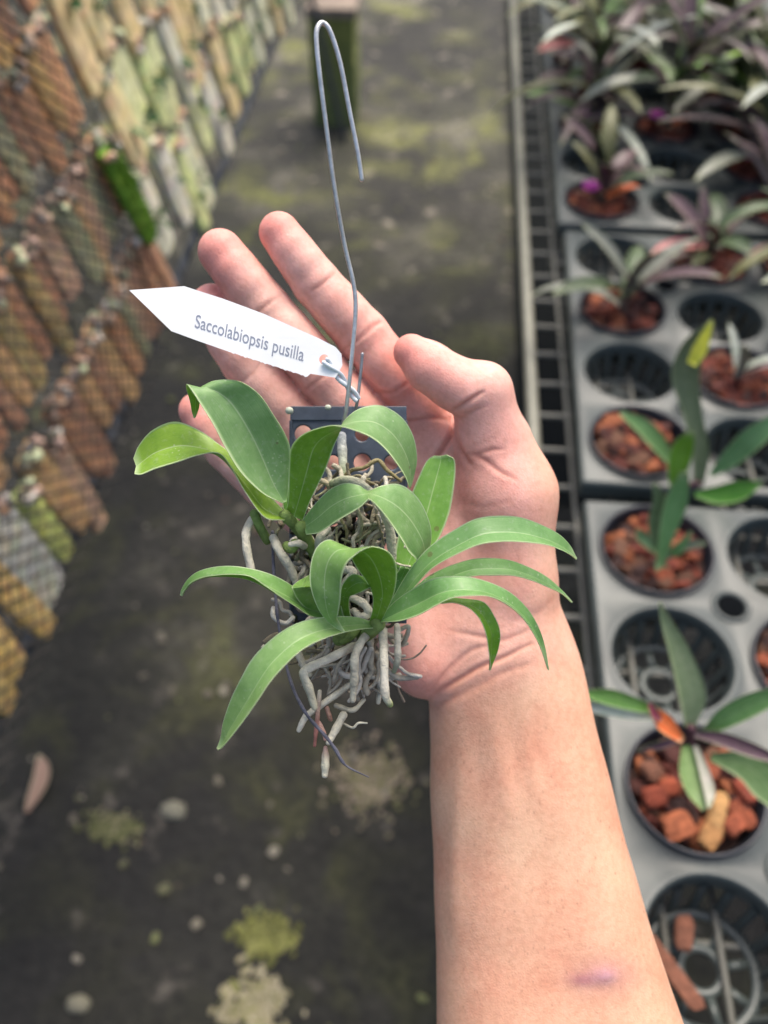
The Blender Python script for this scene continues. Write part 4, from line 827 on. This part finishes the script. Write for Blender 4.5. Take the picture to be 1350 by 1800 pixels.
# aerial roots
W1, W2, GT = lin((226, 220, 198)), lin((208, 202, 178)), lin((150, 166, 90))
ROOTS = [
 ([(622, 1136, .266), (580, 1157, .258), (540, 1176, .254), (534, 1187, .253), (544, 1213, .254), (553, 1244, .256)], 8.5, [W1, W1, lin((214, 208, 176))]),
 ([(645, 1116, .266), (634, 1130, .262), (624, 1155, .259), (623, 1191, .260), (620, 1231, .262)], 8, [W1, W2]),
 ([(673, 1108, .264), (675, 1158, .258), (677, 1218, .257), (686, 1239, .258)], 8.2, [W2, W1, W1, GT]),
 ([(698, 1100, .270), (699, 1136, .268), (699, 1160, .268), (693, 1180, .270)], 6.5, [W1, W1, lin((160, 170, 130))]),
 ([(604, 1256, .268), (589, 1284, .266), (577, 1306, .265)], 7.5, [W2, W1]),
 ([(572, 1314, .264), (572, 1338, .264), (571, 1363, .264)], [4, 8, 6], [lin((190, 150, 140)), lin((216, 210, 184)), lin((222, 216, 190))]),
 ([(636, 1158, .272), (658, 1178, .274), (667, 1206, .276), (665, 1235, .276)], 6, [W2, W2]),
 ([(620, 1200, .272), (582, 1227, .270), (548, 1251, .268), (536, 1262, .268), (525, 1284, .268)], 6.5, [W2, W1, W1]),
 ([(515, 1120, .278), (524, 1147, .276), (534, 1170, .274), (545, 1186, .274)], 7, [W2, W2]),
 ([(448, 905, .270), (434, 930, .268), (433, 958, .266), (440, 995, .266), (445, 1020, .267)], [7, 8, 8, 8, 5], [W2, W1, W1]),
 ([(480, 945, .270), (492, 970, .268), (511, 1000, .270), (522, 1030, .272)], 8.5, [W1, W2]),
 ([(562, 1215, .268), (559, 1250, .267), (556, 1280, .267), (553, 1311, .266)], 4.2, [W2, lin((176, 130, 116)), lin((170, 110, 100))]),
 ([(585, 850, .272), (612, 844, .268), (644, 859, .266), (671, 892, .268), (684, 925, .270), (689, 968, .274), (690, 1000, .277)], 9, [lin((150, 160, 120)), W1, W1]),
 ([(600, 766, .284), (602, 800, .283), (605, 845, .280)], 9, [lin((200, 204, 204)), lin((190, 194, 180)), lin((120, 140, 80))]),
 ([(607, 835, .28), (620, 826, .279), (640, 822, .278), (664, 809, .278), (680, 826, .277), (705, 846, .278)], 4, [lin((120, 110, 70)), lin((150, 140, 100)), lin((140, 128, 84))]),
 ([(614, 840, .28), (630, 836, .278), (645, 845, .278), (660, 852, .28)], 2.6, [lin((170, 160, 124))]*2),
 ([(627, 892, .27), (636, 916, .27), (634, 940, .272), (632, 962, .274)], 3, [lin((176, 172, 138))]*2),
 ([(598, 910, .27), (606, 925, .27), (610, 938, .272), (606, 958, .274)], 3, [lin((160, 150, 110))]*2),
 ([(662, 905, .272), (668, 930, .272), (676, 958, .274)], 2.6, [lin((170, 160, 130))]*2),
 ([(535, 960, .27), (525, 955, .266), (510, 957, .265)], 7, [W2, W1]),
 ([(575, 930, .272), (562, 945, .27), (558, 965, .272)], 8, [W1, W1]),
 ([(600, 1000, .27), (620, 1006, .266), (606, 1030, .268), (600, 1052, .27)], 8.5, [W1, W1]),
 ([(618, 1050, .27), (640, 1062, .266), (648, 1078, .266), (634, 1084, .266), (622, 1072, .267)], 8, [W1, W2]),
 ([(700, 1108, .274), (718, 1102, .273), (712, 1125, .275), (704, 1135, .277)], 4.5, [W2, W2]),
 ([(614, 1216, .27), (635, 1210, .27), (652, 1201, .272)], 2.2, [lin((210, 190, 160))]*2),
 ([(590, 1240, .272), (620, 1248, .27), (640, 1230, .272)], 5, [W2, W2]),
 ([(604, 1272, .268), (620, 1279, .267), (630, 1271, .267), (645, 1271, .268)], 2.2, [W2, W1]),
 ([(574, 1244, .27), (580, 1262, .27), (582, 1266, .27)], 4.5, [lin((190, 150, 130))]*2),
 ([(560, 1270, .268), (568, 1286, .267), (572, 1300, .266)], 4.5, [lin((200, 160, 146))]*2),
]
rr_ = random.Random(9)
for pts, r, col in ROOTS:
    zs = [q[2] for q in pts]; rad = [k*.93*z/F for k, z in zip((r if isinstance(r, list) else [r]*len(pts)), zs)]
    if len(rad) < len(pts): rad = list(np.interp(np.linspace(0, 1, len(pts)), np.linspace(0, 1, len(rad)), rad))
    if len(rad) > 2 and not isinstance(r, list): rad[-1] *= .72
    mb = MB(); tube(mb, [P(*q) for q in pts], rad, 12*len(pts), 12, np.array(col), wob=.07, rng=rr_); mb.build('root', M_root, orc)
# matted finer roots and moss between the plate and the plants
mb = MB(); rg = random.Random(14)
for k in range(210):
    x, y = rg.gauss(600, 50), rg.uniform(850, 1130); z = rg.uniform(.271, .286); a = rg.uniform(0, 6.28); pts = []
    x = min(max(x, 515), 672)
    for q in range(5):
        pts.append(P(x, y, z)); x += math.cos(a)*14; y += math.sin(a)*14; a += rg.uniform(-1, 1); z = min(max(z+rg.uniform(-.002, .002), .272), .287)
    c_ = lin(rg.choice([(208, 202, 182), (170, 160, 134), (222, 218, 202), (130, 120, 98), (196, 190, 168), (160, 162, 126)])); tube(mb, pts, rg.uniform(.0003, .0009), 20, 7, c_, wob=.1, rng=rg)
for k in range(46):      # the tangle hanging under the plants
    x, y = min(rg.gauss(632, 30), 680), rg.uniform(1100, 1150); z = rg.uniform(.268, .282); a = 1.57+rg.uniform(-.7, .7); pts = []
    for q in range(6):
        pts.append(P(x, y, z)); st_ = rg.uniform(12, 24); x += math.cos(a)*st_; y += math.sin(a)*st_; a += rg.uniform(-.7, .7)
    tube(mb, pts, rg.choice([.0003, .0004, .0006, .001]), 24, 7, lin(rg.choice([(180, 172, 154), (206, 200, 184), (150, 134, 116), (214, 206, 192)])), wob=.1, rng=rg)
mb.build('root_mat', M_root, orc)
mb = MB()
for k in range(420):
    x, y = min(max(rg.gauss(605, 46), 515), 705), rg.uniform(880, 1095); c_ = P(x, y, rg.uniform(.280, .288)); s = rg.uniform(.0008, .002)
    chunk(mb, c_, (s*1.6, s, s), rg, lin(rg.choice([(54, 52, 42), (80, 76, 56), (112, 106, 76), (84, 96, 56), (48, 44, 38)])), rnd_rot(rg))
mb.build('moss', M_bark, orc, smooth=False)
# thin dark tie wire trailing below
mb = MB(); tw = [(479, 935, .274), (481, 998, .272), (486, 1063, .270), (491, 1104, .270), (504, 1172, .266), (518, 1216, .264), (538, 1254, .262), (556, 1276, .262), (573, 1295, .262), (590, 1318, .262), (600, 1336, .262), (613, 1349, .263), (648, 1366, .264)]
tube(mb, [P(*q) for q in tw], [.00055]*9+[.0006, .00055, .0003, .0002], 150, 8, lin((104, 104, 116)), wob=.12, rng=rg); mb.build('tie_wire', M_root, orc)
# ------------------------------------------------------------------ the written name tag
def tp(px, py, off=0.0):
    return P(px, py, .262+.000030*(px-230)+off)
tg = tag(empty('plant_tag', tp(571, 632)), 'white pointed plastic plant tag with printed name, tied to the wire of the orchid', 'tag')
outer = [(227, 510), (324, 503), (395, 526), (465, 552), (561, 595), (590, 610), (600, 622), (602, 642), (590, 664), (546, 657), (540, 662)]
bot = [(540, 662), (399, 617), (301, 582)]
ser = []
for k in range(1, 40):
    t = k/40; x = 540+(399-540)*t*1.0; y = 662+(617-662)*t; ser.append((x, y+((k*7919 % 5)*.45 if k % 2 else 0)))
outer += ser+[(399, 617), (350, 600), (301, 582)]
hole_ = [(570+9*math.cos(a), 632+9*math.sin(a)) for a in np.linspace(0, 2*math.pi, 24, endpoint=False)]
tris = mgeo.tessellate_polygon([[Vector((x, y, 0)) for x, y in outer], [Vector((x, y, 0)) for x, y in hole_]])
allp = outer+hole_; Vt = [tp(x, y) for x, y in allp]+[tp(x, y, .0006) for x, y in allp]; K = len(allp)
f = [tuple(t) for t in tris]+[tuple(i+K for i in t[::-1]) for t in tris]
no_, nh = len(outer), len(hole_)
f += [(i, (i+1) % no_, (i+1) % no_+K, i+K) for i in range(no_)]+[(no_+i, no_+i+K, no_+(i+1) % nh+K, no_+(i+1) % nh) for i in range(nh)]
mb = MB(); mb.add(Vt, f, lin((240, 241, 240))); mb.build('tag_plate', M_tag, tg, smooth=False)
fc = bpy.data.curves.new('t', 'FONT'); fc.body = 'Saccolabiopsis pusilla'; fo = bpy.data.objects.new('t', fc); sc.collection.objects.link(fo)
fc.resolution_u = 6; fc.offset = .004; dg = bpy.context.evaluated_depsgraph_get(); tm = bpy.data.meshes.new_from_object(fo.evaluated_get(dg)); bpy.data.objects.remove(fo)
tv = np.array([v.co[:] for v in tm.vertices]); w_ = tv[:, 0].max(); ch = .70
mb = MB(); base0 = np.array([341, 575.]); dr = np.array([192., 60.]); upv = np.array([3.5, -23.])
pp = [base0+dr*(v[0]/w_)+upv*(v[1]/ch) for v in tv]
mb.add([tp(a[0], a[1], -.00012) for a in pp], [tuple(p.vertices) for p in tm.polygons], lin((136, 142, 156))); mb.build('lettering', M_ink, tg, smooth=False)
mb = MB()
for ph in (0, 1):
    pts = []
    for k in range(12):
        t = k/11; a = t*7+ph*3.14; x = 572+(628-572)*t; y = 634+(702-634)*t**1.1; pts.append(P(x+4.0*math.cos(a)*.8, y-4.0*math.cos(a)*.7, .2712+.008*t+.0008*math.sin(a)))
    tube(mb, pts, .00075, 60, 8, lin((222, 228, 234)))
mb.build('twist_tie', M_tag, tg)
